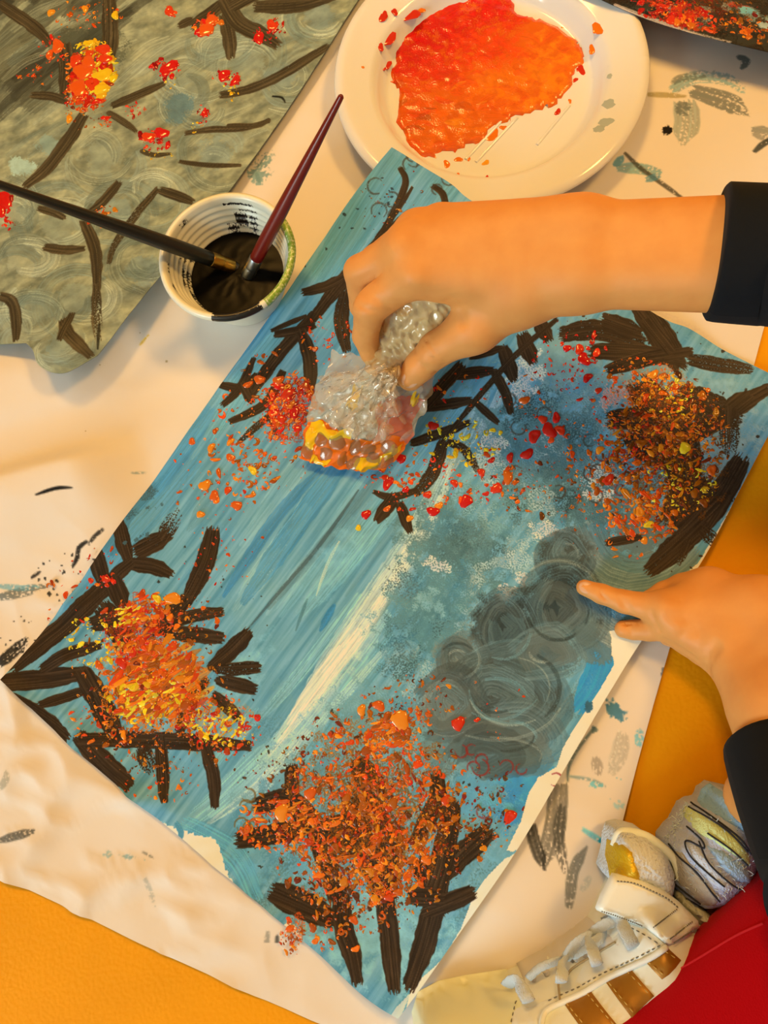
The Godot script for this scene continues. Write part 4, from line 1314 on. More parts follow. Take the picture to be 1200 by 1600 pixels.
func build_plate() -> void:
	var hr := 0.0205
	var a := P(523, 128, hr)
	var b := P(1016, 108, hr)
	var low := P(772, 326, hr)
	plate_r = a.distance_to(b) * 0.5
	var ctr := (a + b) * 0.5
	ctr.z = low.z - plate_r
	ctr.y = 0.003
	plate_c = ctr
	var R := plate_r
	var br := R * 0.655
	# profile: underside out, lip, then the inside back to the centre
	var prof := [Vector2(0.0001, 0.0), Vector2(br - 0.002, 0.0), Vector2(br + 0.001, 0.0008), Vector2(br + 0.006, 0.006), Vector2(br + 0.010, 0.0125), Vector2(R - 0.006, 0.0168), Vector2(R - 0.002, 0.0150), Vector2(R, 0.0148), Vector2(R + 0.0006, 0.0160), Vector2(R - 0.0002, 0.0174), Vector2(R - 0.003, 0.0190), Vector2(R - 0.006, 0.0188), Vector2(R - 0.008, 0.0180), Vector2(br + 0.013, 0.0142), Vector2(br + 0.0095, 0.0130), Vector2(br + 0.0065, 0.0085), Vector2(br + 0.003, 0.0030), Vector2(br, 0.0016), Vector2(br - 0.004, 0.0013), Vector2(br - 0.006, 0.0018), Vector2(br - 0.008, 0.0013), Vector2(0.0001, 0.0013)]
	var mb := MB.new()
	lathe(mb, prof, 144)
	mb.smooth()
	var pm := mat(rgb(246, 216, 190), 0.09, 0.5)
	pm.subsurf_scatter_enabled = true
	pm.subsurf_scatter_strength = 0.05
	var root := thing("plate", ctr, "round white plastic plate with red and orange paint in it", "plate")
	part("dish", mb.mesh(), pm, root)
	# embossed double ridges across the floor of the plate
	for e in [[[560, 250], [640, 60]], [[612, 178], [624, 158]], [[610, 196], [626, 176]], [[706, 272], [792, 180]], [[722, 276], [808, 184]], [[798, 276], [920, 128]], [[822, 270], [938, 126]], [[657, 228], [672, 210]]]:
		var p0 := P(e[0][0], e[0][1], 0.0045)
		var p1 := P(e[1][0], e[1][1], 0.0045)
		var pts := []
		for k in 13:
			var q := p0.lerp(p1, k / 12.0)
			if Vector2(q.x - ctr.x, q.z - ctr.z).length() < br - 0.009:
				q.y = ctr.y + 0.0013
				pts.append(q - ctr)
		if pts.size() > 2:
			part("ridge", tube_mesh(pts, pts.map(func(_x): return Vector2(0.0011, 0.0011)), 8), pm, root)
	# faint grey thumb marks on the rim
	var gm := mat(rgb(176, 168, 150), 0.4)
	for s in [[950, 165, 10, 8], [945, 195, 12, 7], [935, 205, 9, 6], [952, 120, 4, 4]]:
		var q := P(s[0], s[1], 0.016)
		var rr := Vector2(q.x - ctr.x, q.z - ctr.z).length()
		var k := rng_unit(int(s[0]))
		var yy := 0.0130 + 0.0012 * clampf((rr - br - 0.0095) / 0.0035, 0.0, 1.0) + 0.0038 * clampf((rr - br - 0.013) / (R - 0.008 - br - 0.013), 0.0, 1.0)
		var poly := []
		for j in 14:
			var an := TAU * j / 14
			var w := P(s[0] + cos(an) * s[2] * (0.8 + 0.4 * rng_unit(j * 7 + int(s[1]))), s[1] + sin(an) * s[3] * (0.8 + 0.4 * rng_unit(j * 5 + int(s[0]))), 0.016)
			poly.append(Vector2(w.x, w.z) - Vector2(ctr.x, ctr.z))
		part("smudge", swell(poly, 0.0012, 0.001, 0.00012, plate_height, 0.0001), gm, root)
	# the pool of paint, its own thing in the plate
	var rng := RandomNumberGenerator.new()
	rng.seed = 12
	var outline := V2([690, 0, 675, 8, 648, 30, 625, 46, 612, 58, 604, 78, 618, 95, 612, 110, 610, 130, 624, 140, 622, 165, 622, 190, 632, 215, 640, 232, 660, 245, 680, 245, 690, 236, 712, 238, 730, 222, 752, 222, 765, 200, 790, 190, 800, 184, 820, 176, 846, 168, 862, 164, 880, 150, 892, 136, 898, 112, 908, 96, 912, 80, 905, 66, 888, 58, 870, 40, 850, 32, 838, 30, 822, 26, 806, 18, 800, 0, 790, -14, 760, -24, 720, -20])
	var hp := 0.0048
	var poly := []
	for q in ragged(rng, outline, 3.4, 3):
		var w := P(q.x, q.y, hp)
		poly.append(Vector2(w.x, w.z))
	var proot := thing("paint_pool", Vector3(ctr.x, ctr.y, ctr.z), "pool of wet red, orange and yellow paint spread in the white plate", "paint")
	var cv := Canvas.new()
	var o := xz(P(580, -50, hp))
	cv.setup(o, Vector2(1, 0), 0.17, 0.15, 3000.0, pHpool, rgb(232, 92, 10), noises)
	for s in [[700, 40, 110, 60, rgb(214, 20, 10)], [650, 80, 60, 60, rgb(206, 16, 8)], [770, 10, 60, 40, rgb(216, 22, 10)], [690, 110, 60, 36, rgb(222, 46, 10)], [850, 110, 80, 70, rgb(250, 122, 12)], [780, 130, 70, 40, rgb(246, 112, 12)], [700, 170, 80, 40, rgb(232, 96, 14)], [670, 215, 60, 36, rgb(234, 100, 12)], [740, 200, 50, 26, rgb(236, 104, 12)], [770, 70, 60, 40, rgb(236, 66, 8)], [650, 170, 40, 40, rgb(226, 80, 12)]]:
		cv.patch(Vector2(s[0], s[1]), s[2], s[3], 0.2, s[4], 0.9, 0.6, 0.0, 0.7)
	for i in 320:
		var c := Vector2(rng.randf_range(600, 910), rng.randf_range(-20, 240))
		var l := rng.randf_range(8, 36)
		var t := clampf((c.x - 610) / 280.0 * 0.5 + (c.y - 10) / 230.0 * 0.6, 0.0, 1.0)
		var col := rgb(216, 24, 10).lerp(rgb(250, 126, 16), clampf(t + rng.randf_range(-0.28, 0.2), 0.0, 1.0))
		if c.y > 120 and c.x < 760 and rng.randf() < 0.12:
			col = [rgb(180, 60, 14), rgb(150, 80, 20), rgb(250, 160, 30), rgb(120, 60, 20)][rng.randi() % 4]
		var an := rng.randf_range(-0.6, 0.4)
		cv.stroke([c, c + Vector2(cos(an), sin(an)) * l * 0.5 + Vector2(0, rng.randf_range(-6, 6)), c + Vector2(cos(an), sin(an)) * l], rng.randf_range(3, 16), col, 0.45, 0.1, 0.5, 0.4, 0.3, 0.6)
	var m := StandardMaterial3D.new()
	m.albedo_texture = cv.albedo(GAIN)
	m.roughness = 0.2
	m.normal_enabled = true
	m.normal_texture = cv.normal(1.0)
	m.cull_mode = BaseMaterial3D.CULL_DISABLED
	var mesh := swell(poly, 0.0018, 0.004, 0.0012, func(_x, _z): return ctr.y + 0.0016, 0.0006, 1.0, pool_relief)
	# the print of the paint is laid out in the canvas frame
	var arr := mesh.surface_get_arrays(0)
	var uvs := PackedVector2Array()
	for q in arr[Mesh.ARRAY_VERTEX]:
		uvs.append(cv.uv(Vector2(q.x, q.z)))
	arr[Mesh.ARRAY_TEX_UV] = uvs
	var am := ArrayMesh.new()
	am.add_surface_from_arrays(Mesh.PRIMITIVE_TRIANGLES, arr)
	wpart("pool", am, m, proot, proot)
	# splashes round it
	for d in [[598, 20, 20, 1], [615, 12, 14, 1], [642, 14, 26, 1], [656, 5, 14, 2], [608, 55, 24, 1], [594, 70, 14, 1], [606, 96, 14, 1], [566, 103, 6, 2], [600, 100, 6, 1], [937, 40, 24, 2], [928, 65, 15, 2], [880, 58, 18, 2], [896, 76, 16, 1], [906, 92, 20, 2], [908, 106, 18, 1], [900, 122, 9, 1], [872, 172, 11, 1], [891, 155, 7, 2], [787, 197, 11, 2], [770, 208, 22, 2], [716, 247, 12, 2], [732, 245, 8, 2], [759, 252, 11, 3], [761, 276, 5, 1], [757, 236, 5, 1], [698, 254, 14, 2], [880, 40, 7, 2], [660, 243, 9, 2], [716, 273, 4, 2]]:
		var p := P(d[0], d[1], 0.006)
		var rr := Vector2(p.x - ctr.x, p.z - ctr.z).length()
		if rr > br:
			p = P(d[0], d[1], 0.003 + plate_height(p.x - ctr.x, p.z - ctr.z))
		p.y = ctr.y + plate_height(p.x - ctr.x, p.z - ctr.z)
		var s: float = d[2] / 2.2 * 0.001
		one_dab_named("splash", proot, d[0] % 4, p - Vector3(0, 0.0001, 0), s, minf(s * 0.28, 0.0015), s * 0.75, d[1] * 0.7, [rgb(0, 0, 0), rgb(212, 40, 12), rgb(240, 110, 14), rgb(244, 150, 20)][d[3]])

func rng_unit(k: int) -> float:
	var s := sin(k * 12.9898 + 4.1) * 43758.5453
	return s - floor(s)

func plate_height(x: float, z: float) -> float:
	var rr := Vector2(x, z).length()
	var br := plate_r * 0.655
	if rr < br:
		return 0.0014
	if rr < br + 0.0095:
		return lerpf(0.0016, 0.0130, sstep(0.0, 1.0, (rr - br) / 0.0095)) + 0.0001
	return 0.0131 + 0.0012 * clampf((rr - br - 0.0095) / 0.0035, 0.0, 1.0) + 0.0038 * clampf((rr - br - 0.013) / (plate_r - 0.008 - br - 0.013), 0.0, 1.0)

func pHpool(p: Vector2) -> Vector2:
	return xz(P(p.x, p.y, 0.0065))

func pool_relief(x: float, z: float, d: float) -> float:
	return (nz2.get_noise_2d(x * 4.0 + 1.0, z * 4.0) * 0.0003 + nz.get_noise_2d(x * 9.0, z * 9.0) * 0.0006) * clampf(d / 0.004, 0.0, 1.0)

func one_dab_named(called: String, root: Node3D, kind: int, at: Vector3, sx: float, sy: float, sz: float, turn: float, c: Color) -> void:
	if not dab_mesh_cache.has(kind):
		dab_mesh_cache[kind] = dab_meshes[kind].mesh()
	var m := wpart(called, dab_mesh_cache[kind], dab_mat(c), root, root)
	m.transform = Transform3D(Basis(Vector3.UP, turn) * Basis.from_scale(Vector3(sx, sy, sz)), at - root.position)

# ------------------------------------------------------------------ cup of black paint and two brushes
func build_cup() -> void:
	var hr := 0.0475
	var a := P(247, 392, hr)
	var b := P(461, 388, hr)
	var R := a.distance_to(b) * 0.5
	var ctr := (a + b) * 0.5
	var bot := P(350, 497, hr)
	var top := P(352, 300, hr)
	ctr.z = (bot.z + top.z) * 0.5
	ctr.y = HC(ctr.x, ctr.z) + 0.0008
	var h := hr - ctr.y
	var rb := R * 0.60
	var prof := [Vector2(0.0001, 0.0014), Vector2(rb - 0.003, 0.0014), Vector2(rb - 0.002, 0.0), Vector2(rb, 0.0004)]
	for k in 12:
		var t := k / 11.0
		prof.append(Vector2(lerpf(rb + 0.0006, R - 0.0035, pow(t, 0.9)), lerpf(0.002, h - 0.006, t)))
	prof.append_array([Vector2(R - 0.003, h - 0.005), Vector2(R - 0.0005, h - 0.0046), Vector2(R, h - 0.003), Vector2(R - 0.0004, h - 0.001), Vector2(R - 0.0018, h), Vector2(R - 0.0034, h - 0.0004), Vector2(R - 0.0044, h - 0.0016), Vector2(R - 0.0050, h - 0.004)])
	var n_out := prof.size()
	# ribbed inner wall
	for k in 46:
		var t := k / 45.0
		var rr := lerpf(R - 0.0052, rb - 0.0015, pow(t, 1.05))
		prof.append(Vector2(rr + 0.00045 * sin(t * TAU * 9.0), lerpf(h - 0.005, 0.0035, t)))
	prof.append(Vector2(0.0001, 0.0032))
	var mb := MB.new()
	lathe(mb, prof, 120)
	mb.smooth()
	# splashes of paint inside and on the rim: u = angle, v = way along the profile
	var tot := 0.0
	var ls := [0.0]
	for i in range(1, prof.size()):
		tot += (prof[i] - prof[i - 1]).length()
		ls.append(tot)
	var v_rim: float = ls[n_out - 8] / tot
	var v_in: float = ls[n_out - 1] / tot
	var v_end: float = ls[n_out + 44] / tot
	var W := 1024
	var H := 512
	var data := PackedByteArray()
	data.resize(W * H * 3)
	var nf: PackedByteArray = noises[0]
	var nm: PackedByteArray = noises[1]
	var cup := base_color(rgb(246, 216, 176)).linear_to_srgb()
	var blk := base_color(rgb(20, 16, 14)).linear_to_srgb()
	var grn := base_color(rgb(120, 146, 30)).linear_to_srgb()
	var rd := base_color(rgb(150, 30, 20)).linear_to_srgb()
	# [angle from, to, depth from, to (0 rim .. 1 bottom of the inner wall), threshold]
	var marks := [[262, 292, 0.00, 0.05, 0.45], [276, 296, 0.10, 0.16, 0.5], [270, 284, 0.18, 0.44, 0.34], [284, 297, 0.18, 0.60, 0.58], [258, 272, 0.38, 0.58, 0.5], [244, 300, 0.55, 1.0, 0.40], [190, 206, 0.25, 0.42, 0.58], [196, 212, 0.40, 0.60, 0.5], [160, 186, 0.30, 0.75, 0.62], [120, 160, 0.45, 1.0, 0.45], [300, 360, 0.55, 1.0, 0.42], [0, 60, 0.5, 1.0, 0.42], [60, 120, 0.15, 1.0, 0.40], [320, 352, 0.0, 0.05, 0.55], [215, 225, -0.06, 0.02, 0.45], [165, 178, -0.03, 0.03, 0.5], [146, 156, -0.04, 0.05, 0.42], [105, 128, -0.02, 0.05, 0.45], [200, 244, 0.62, 1.0, 0.44], [56, 100, -0.55, 0.10, 0.28]]
	for y in H:
		var v := float(y) / H
		var dep := (v - v_in) / (v_end - v_in)
		for x in W:
			var ang := 360.0 * x / W
			var c := cup
			var fn := nf[((y * 2) & 511) * 512 + ((x * 2) & 511)] / 255.0
			var mn := nm[((y * 3) & 511) * 512 + ((x * 3) & 511)] / 255.0
			if v > v_rim - 0.09 and dep < 0.03 and (ang > 322 or ang < 52):
				if mn + fn * 0.3 > 0.42:
					c = grn.lerp(cup, clampf(0.9 - mn - fn * 0.2, 0.0, 0.6))
			if dep > 0.0 and dep < 0.05 and (ang > 330 or ang < 8):
				c = rd
			if dep > -0.6:
				for mk in marks:
					if ang > mk[0] and ang < mk[1] and dep > mk[2] and dep < mk[3]:
						var ea := minf(ang - mk[0], mk[1] - ang) / 5.0
						var ed := minf(dep - mk[2], mk[3] - dep) / 0.05
						var rib := 0.14 * sin(dep * TAU * 9.0)
						if mn * 0.6 + fn * 0.4 + rib > mk[4] - 0.17 + 0.3 * (1.0 - clampf(minf(ea, ed), 0.0, 1.0)):
							c = blk
							break
			var q := (y * W + x) * 3
			data[q] = int(c.r * 255.0)
			data[q + 1] = int(c.g * 255.0)
			data[q + 2] = int(c.b * 255.0)
	var m := StandardMaterial3D.new()
	m.albedo_texture = ImageTexture.create_from_image(Image.create_from_data(W, H, false, Image.FORMAT_RGB8, data))
	m.roughness = 0.28
	m.cull_mode = BaseMaterial3D.CULL_DISABLED
	var root := thing("paint_cup", ctr, "ribbed cream plastic cup holding black paint, two brushes standing in it", "cup")
	part("cup_wall", mb.mesh(), m, root)
	# black paint inside
	var pl := 0.0200
	var t_in := (h - 0.005 - pl) / (h - 0.005 - 0.0035)
	var pr := lerpf(R - 0.0052, rb - 0.0015, pow(t_in, 1.05)) + 0.0002
	var pm := mat(rgb(14, 11, 9), 0.25, 0.12)
	var pmb := MB.new()
	var seg := 64
	var rows := 14
	for i in rows + 1:
		for j in seg + 1:
			var rr := pr * i / rows
			var an := TAU * j / seg
			var q := Vector2(cos(an), sin(an)) * rr
			pmb.add(Vector3(q.x, pl + nz2.get_noise_2d(q.x * 3.0, q.y * 3.0) * 0.00018 * (1.0 - pow(float(i) / rows, 6.0)), q.y), Vector3.UP)
	for i in rows:
		for j in seg:
			var k := i * (seg + 1) + j
			pmb.quad(k, k + 1, k + seg + 2, k + seg + 1)
	pmb.smooth()
	part("black_paint", pmb.mesh(), pm, root)
	# brushes: handle, ferrule, bristles; each rests on the rim
	brush("paintbrush", "paintbrush with a dark red handle standing in the paint cup", P(383, 437, pl + ctr.y - 0.004), P(533, 151, 0.1235), rgb(112, 14, 10), rgb(196, 190, 184), [0.0040, 0.0042, 0.0040, 0.0034, 0.0028, 0.0021, 0.0015])
	brush("paintbrush", "paintbrush with a black handle leaning from the cup over the grey picture", P(372, 420, pl + ctr.y - 0.004), P(-90, 257, 0.142), rgb(26, 24, 18), rgb(190, 130, 50), [0.0044, 0.0046, 0.0042, 0.0034, 0.0027, 0.0022, 0.0018])

func brush(called: String, label: String, a: Vector3, b: Vector3, c: Color, fc: Color, radii: Array) -> void:
	var root := thing(called, a, label, "brush", "brushes in the paint cup")
	var d := b - a
	var l := d.length()
	d = d / l
	var wm := mat(c, 0.28, 0.5)
	var path := []
	var rr := []
	var n := 24
	for i in n:
		var t := float(i) / (n - 1)
		path.append(d * lerpf(0.018, l, t))
		var f := t * (radii.size() - 1)
		var k := mini(int(f), radii.size() - 2)
		rr.append(lerpf(radii[k], radii[k + 1], f - k))
	# rounded end
	path.append(d * (l + 0.0008))
	rr.append(rr[-1] * 0.6)
	part("handle", tube_mesh(path, rr, 18), wm, root)
	var fm := StandardMaterial3D.new()
	fm.albedo_color = base_color(fc).linear_to_srgb()
	fm.metallic = 1.0
	fm.roughness = 0.3
	part("ferrule", tube_mesh([d * 0.004, d * 0.0045, d * 0.010, d * 0.0105, d * 0.012, d * 0.0125, d * 0.019, d * 0.0195], [0.0040, 0.0044, 0.0044, 0.0041, 0.0041, 0.0045, 0.0044, 0.0040].map(func(x): return x * radii[0] / 0.0042), 18), fm, root)
	part("bristles", tube_mesh([d * -0.012, d * -0.008, d * -0.002, d * 0.005], [0.001, 0.0028, 0.0040, 0.0040], 14), mat(rgb(20, 16, 14), 0.3), root)

# ------------------------------------------------------------------ bodies: tapered capsules joined in a distance field, meshed as surface nets
class Field:
	var o := Vector3.ZERO
	var c := 0.002
	var nx := 0
	var ny := 0
	var nzz := 0
	var base := PackedFloat32Array()
	var f := PackedFloat32Array()
	var joined := false
	func _init(lo: Vector3, hi: Vector3, cell: float) -> void:
		o = lo
		c = cell
		nx = int((hi.x - lo.x) / c) + 2
		ny = int((hi.y - lo.y) / c) + 2
		nzz = int((hi.z - lo.z) / c) + 2
		base.resize(nx * ny * nzz)
		base.fill(1.0)
	func cap(arr: PackedFloat32Array, a: Vector3, ra: float, b: Vector3, rb: float, k: float, lo_i: Vector3i, dim: Vector3i) -> PackedFloat32Array:
		var pad := maxf(ra, rb) + k + c * 3.0
		var lo := a.min(b) - Vector3.ONE * pad
		var hi := a.max(b) + Vector3.ONE * pad
		var x0 := clampi(int((lo.x - o.x) / c) - lo_i.x, 0, dim.x)
		var x1 := clampi(int((hi.x - o.x) / c) + 1 - lo_i.x, 0, dim.x)
		var y0 := clampi(int((lo.y - o.y) / c) - lo_i.y, 0, dim.y)
		var y1 := clampi(int((hi.y - o.y) / c) + 1 - lo_i.y, 0, dim.y)
		var z0 := clampi(int((lo.z - o.z) / c) - lo_i.z, 0, dim.z)
		var z1 := clampi(int((hi.z - o.z) / c) + 1 - lo_i.z, 0, dim.z)
		var ab := b - a
		var inv := 1.0 / maxf(ab.length_squared(), 1e-12)
		var org := o + Vector3(lo_i) * c
		for z in range(z0, z1):
			for y in range(y0, y1):
				var row := (z * dim.y + y) * dim.x
				for x in range(x0, x1):
					var p := Vector3(org.x + x * c, org.y + y * c, org.z + z * c) - a
					var t := clampf(p.dot(ab) * inv, 0.0, 1.0)
					var d := (p - ab * t).length() - (ra + (rb - ra) * t)
					var e := arr[row + x]
					var df := absf(d - e)
					if df < k:
						var hh := k - df
						arr[row + x] = minf(d, e) - hh * hh / (4.0 * k)
					elif d < e:
						arr[row + x] = d
		return arr
	# bones of one group: [a, ra, b, rb]
	func solid(bones: Array, k: float) -> void:
		for b in bones:
			base = cap(base, b[0], b[1], b[2], b[3], k, Vector3i.ZERO, Vector3i(nx, ny, nzz))
	# a finger: its own chain, joined smoothly to the palm but never to the next finger
	func chain(js: Array, rs: Array, k: float) -> void:
		if not joined:
			f = base.duplicate()
			joined = true
		var lo: Vector3 = js[0]
		var hi: Vector3 = js[0]
		var rm := 0.0
		for i in js.size():
			lo = lo.min(js[i])
			hi = hi.max(js[i])
			rm = maxf(rm, rs[i])
		rm += k + c * 3.0
		var li := Vector3i(((lo - Vector3.ONE * rm - o) / c).floor()).clamp(Vector3i.ZERO, Vector3i(nx, ny, nzz))
		var hi_i := Vector3i(((hi + Vector3.ONE * rm - o) / c).ceil()).clamp(Vector3i.ZERO, Vector3i(nx, ny, nzz))
		var dim := hi_i - li
		var arr := PackedFloat32Array()
		arr.resize(dim.x * dim.y * dim.z)
		arr.fill(1.0)
		for i in js.size() - 1:
			arr = cap(arr, js[i], rs[i], js[i + 1], rs[i + 1], 0.0022, li, dim)
		for z in dim.z:
			for y in dim.y:
				for x in dim.x:
					var d := arr[(z * dim.y + y) * dim.x + x]
					if d > rm:
						continue
					var q := ((z + li.z) * ny + y + li.y) * nx + x + li.x
					var e := base[q]
					var df := absf(d - e)
					var m := minf(d, e)
					if df < k:
						m -= (k - df) * (k - df) / (4.0 * k)
					if m < f[q]:
						f[q] = m
	func mesh_into(mb: MB) -> void:
		if not joined:
			f = base
		var at := PackedInt32Array()
		at.resize(nx * ny * nzz)
		at.fill(-1)
		var sx := 1
		var sy := nx
		var sz := nx * ny
		var lim := c * 2.2
		var offs := [0, sx, sy, sx + sy, sz, sx + sz, sy + sz, sx + sy + sz]
		var edges := [[0, 1], [2, 3], [4, 5], [6, 7], [0, 2], [1, 3], [4, 6], [5, 7], [0, 4], [1, 5], [2, 6], [3, 7]]
		var corner := [Vector3(0, 0, 0), Vector3(1, 0, 0), Vector3(0, 1, 0), Vector3(1, 1, 0), Vector3(0, 0, 1), Vector3(1, 0, 1), Vector3(0, 1, 1), Vector3(1, 1, 1)]
		var cells := PackedInt32Array()
		for z in nzz - 1:
			for y in ny - 1:
				var row := z * sz + y * sy
				for x in nx - 1:
					var q := row + x
					if absf(f[q]) > lim:
						continue
					var m := 0
					for k in 8:
						if f[q + offs[k]] < 0.0:
							m |= 1 << k
					if m == 0 or m == 255:
						continue
					var acc := Vector3.ZERO
					var n := 0
					for e in edges:
						var i0: int = e[0]
						var i1: int = e[1]
						if ((m >> i0) & 1) != ((m >> i1) & 1):
							var a := f[q + offs[i0]]
							var b := f[q + offs[i1]]
							acc += corner[i0].lerp(corner[i1], a / (a - b))
							n += 1
					var p := o + (Vector3(x, y, z) + acc / n) * c
					at[q] = mb.add(p, Vector3.UP, Vector2(p.x, p.z))
					cells.append(q)
		for q in cells:
			var ins := f[q] < 0.0
			# edges that leave this cell's first corner along x, y, z
			for ax in 3:
				var st: int = [sx, sy, sz][ax]
				if (f[q + st] < 0.0) == ins:
					continue
				var u: int = [sy, sz, sx][ax]
				var v: int = [sz, sx, sy][ax]
				if q - u - v < 0:
					continue
				var a := at[q - u - v]
				var b := at[q - v]
				var d := at[q]
				var e := at[q - u]
				if a < 0 or b < 0 or d < 0 or e < 0:
					continue
				if ins:
					mb.quad(a, e, d, b)
				else:
					mb.quad(a, b, d, e)

func skin_material() -> StandardMaterial3D:
	var m := StandardMaterial3D.new()
	var c := Color(0.72, 0.345, 0.108)
	m.albedo_texture = noise_tex(0.02, 61, (c * Color(0.95, 0.88, 0.84)).linear_to_srgb(), (c * Color(1.04, 1.05, 1.05)).linear_to_srgb(), 256)
	m.uv1_triplanar = true
	m.uv1_scale = Vector3.ONE * 14.0
	m.roughness = 0.48
	m.metallic_specular = 0.35
	m.subsurf_scatter_enabled = true
	m.subsurf_scatter_strength = 0.04
	m.cull_mode = BaseMaterial3D.CULL_DISABLED
	return m

func hand_bounds(pts: Array, pad: float) -> Array:
	var lo: Vector3 = pts[0]
	var hi: Vector3 = pts[0]
	for p in pts:
		lo = lo.min(p)
		hi = hi.max(p)
	return [lo - Vector3.ONE * pad, hi + Vector3.ONE * pad]

func build_person() -> void:
	var sk := skin_material()
	var root := thing("person", Vector3(0.46, 0.0, 0.05), "seated child in black top and red trousers, one hand dabbing, the other pointing", "person")
	var mb := MB.new()
	# right hand: pinches the bubble wrap between thumb and index finger
	var w1 := mm(905, 372, 106)
	var w2 := mm(905, 428, 104)
	var fa := mm(1150, 372, 122)
	var fb := mm(1150, 424, 122)
	var i0 := mm(650, 424, 99)
	var m0 := mm(636, 388, 102)
	var r0 := mm(652, 362, 97)
	var p0 := mm(690, 352, 90)
	var th0 := mm(815, 456, 92)
	var th1 := mm(742, 512, 78)
	var bb := hand_bounds([w1, w2, fa, fb, mm(560, 440, 40), mm(580, 560, 35), mm(640, 590, 40), mm(700, 340, 105)], 0.024)
	var fl := Field.new(bb[0], bb[1], 0.0016)
	fl.solid([[fa, 0.0185, w1, 0.0165], [fb, 0.0185, w2, 0.0160], [w1, 0.0160, p0, 0.0105], [w1, 0.0160, r0, 0.0105], [w1, 0.0155, m0, 0.0110], [w2, 0.0160, i0, 0.0110], [w2, 0.015, th0, 0.0145], [th0, 0.0140, i0, 0.0095], [th0, 0.0145, th1, 0.0115], [mm(760, 400, 96), 0.016, mm(690, 420, 92), 0.012]], 0.010)
	fl.chain([i0, mm(578, 482, 82), mm(571, 525, 62), mm(580, 553, 49)], [0.0104, 0.0086, 0.0070, 0.0062], 0.006)
	fl.chain([m0, mm(562, 424, 84), mm(566, 478, 62), mm(590, 512, 48)], [0.0102, 0.0082, 0.0068, 0.0058], 0.006)
	fl.chain([r0, mm(586, 406, 74), mm(600, 458, 54), mm(630, 480, 48)], [0.0098, 0.0076, 0.0062, 0.0055], 0.005)
	fl.chain([p0, mm(640, 392, 68), mm(650, 440, 52), mm(672, 455, 48)], [0.0090, 0.0068, 0.0055, 0.0050], 0.005)
	fl.chain([th1, mm(682, 546, 65), mm(656, 572, 55), mm(641, 590, 49)], [0.0118, 0.0096, 0.0086, 0.0074], 0.009)
	fl.mesh_into(mb)
	# left hand: index finger points at the cloud
	var lw1 := mm(1190, 955, 33)
	var lw2 := mm(1143, 1012, 31)
	var l_in := mm(1042, 953, 24)
	var l_mi := mm(1058, 978, 24)
	var l_ri := mm(1078, 996, 21)
	var l_pi := mm(1102, 1012, 18)
	var l_th := mm(1108, 925, 19)
	var fo1 := mm(1262, 1090, 58)
	var fo2 := mm(1218, 1118, 56)
	bb = hand_bounds([lw1, lw2, fo1, fo2, mm(905, 905, 10), mm(960, 985, 6), l_th, l_pi, mm(1290, 1180, 66)], 0.024)
	var fr := Field.new(Vector3(bb[0].x, 0.0, bb[0].z), bb[1], 0.0014)
	fr.solid([[fo1, 0.021, lw1, 0.0165], [fo2, 0.021, lw2, 0.0150], [mm(1252, 1160, 64), 0.018, fo1, 0.020], [mm(1226, 1175, 62), 0.018, fo2, 0.021], [lw1, 0.0150, l_th, 0.0118], [lw1, 0.015, l_in, 0.0090], [mm(1165, 985, 32), 0.015, l_mi, 0.0090], [lw2, 0.0140, l_ri, 0.0086], [lw2, 0.0140, l_pi, 0.0082], [l_th, 0.0110, l_in, 0.0085]], 0.009)
	fr.chain([l_in, mm(975, 940, 17.5), mm(940, 928, 14), mm(913, 918, 11.5)], [0.0088, 0.0062, 0.0054, 0.0046], 0.005)
	fr.chain([l_mi, mm(1014, 984, 15), mm(990, 984, 11), mm(974, 983, 10)], [0.0088, 0.0060, 0.0053, 0.0049], 0.004)
	fr.chain([l_ri, mm(1046, 992, 11), mm(1060, 985, 8), mm(1075, 982, 9)], [0.0084, 0.0058, 0.0050, 0.0048], 0.004)
	fr.chain([l_pi, mm(1075, 1005, 10), mm(1085, 998, 8), mm(1098, 994, 9)], [0.0080, 0.0052, 0.0046, 0.0044], 0.004)
	fr.chain([l_th, mm(1066, 920, 12.5), mm(1038, 926, 10), mm(1015, 936, 9.5)], [0.0112, 0.0082, 0.0062, 0.0052], 0.006)
	fr.mesh_into(mb)
	# ankle between sock and trouser leg
	var an := P(1206, 1256, 0.044)
	var shin := an + Vector3(0.07, 0.018, -0.035)
	bb = hand_bounds([an, shin], 0.035)
	var fk := Field.new(bb[0], bb[1], 0.004)
	fk.solid([[an, 0.022, shin, 0.027]], 0.01)
	fk.mesh_into(mb)
	# head and neck, bent over the picture
	var hc := Vector3(0.395, 0.525, 0.01)
	bb = hand_bounds([hc], 0.13)
	var fh := Field.new(bb[0], bb[1], 0.004)
	var nose := (Vector3(-0.78, -0.62, 0.0)).normalized()
	var upv := Vector3(-0.62, 0.78, 0.0).normalized()
	var sd := Vector3(0, 0, 1)
	fh.solid([[hc + upv * 0.02 - nose * 0.012, 0.071, hc + upv * 0.012 + nose * 0.016, 0.066], [hc + nose * 0.03 - upv * 0.03, 0.052, hc + nose * 0.04 - upv * 0.058, 0.036], [hc - upv * 0.03 - nose * 0.02, 0.04, hc + Vector3(0.055, -0.10, 0.0), 0.036]], 0.025)
	fh.solid([[hc + nose * 0.082 - upv * 0.012, 0.006, hc + nose * 0.092 - upv * 0.026, 0.009]], 0.008)
	fh.solid([[hc + sd * 0.066 - upv * 0.005, 0.010, hc + sd * 0.069 - upv * 0.028, 0.008], [hc - sd * 0.066 - upv * 0.005, 0.010, hc - sd * 0.069 - upv * 0.028, 0.008]], 0.006)
	fh.mesh_into(mb)
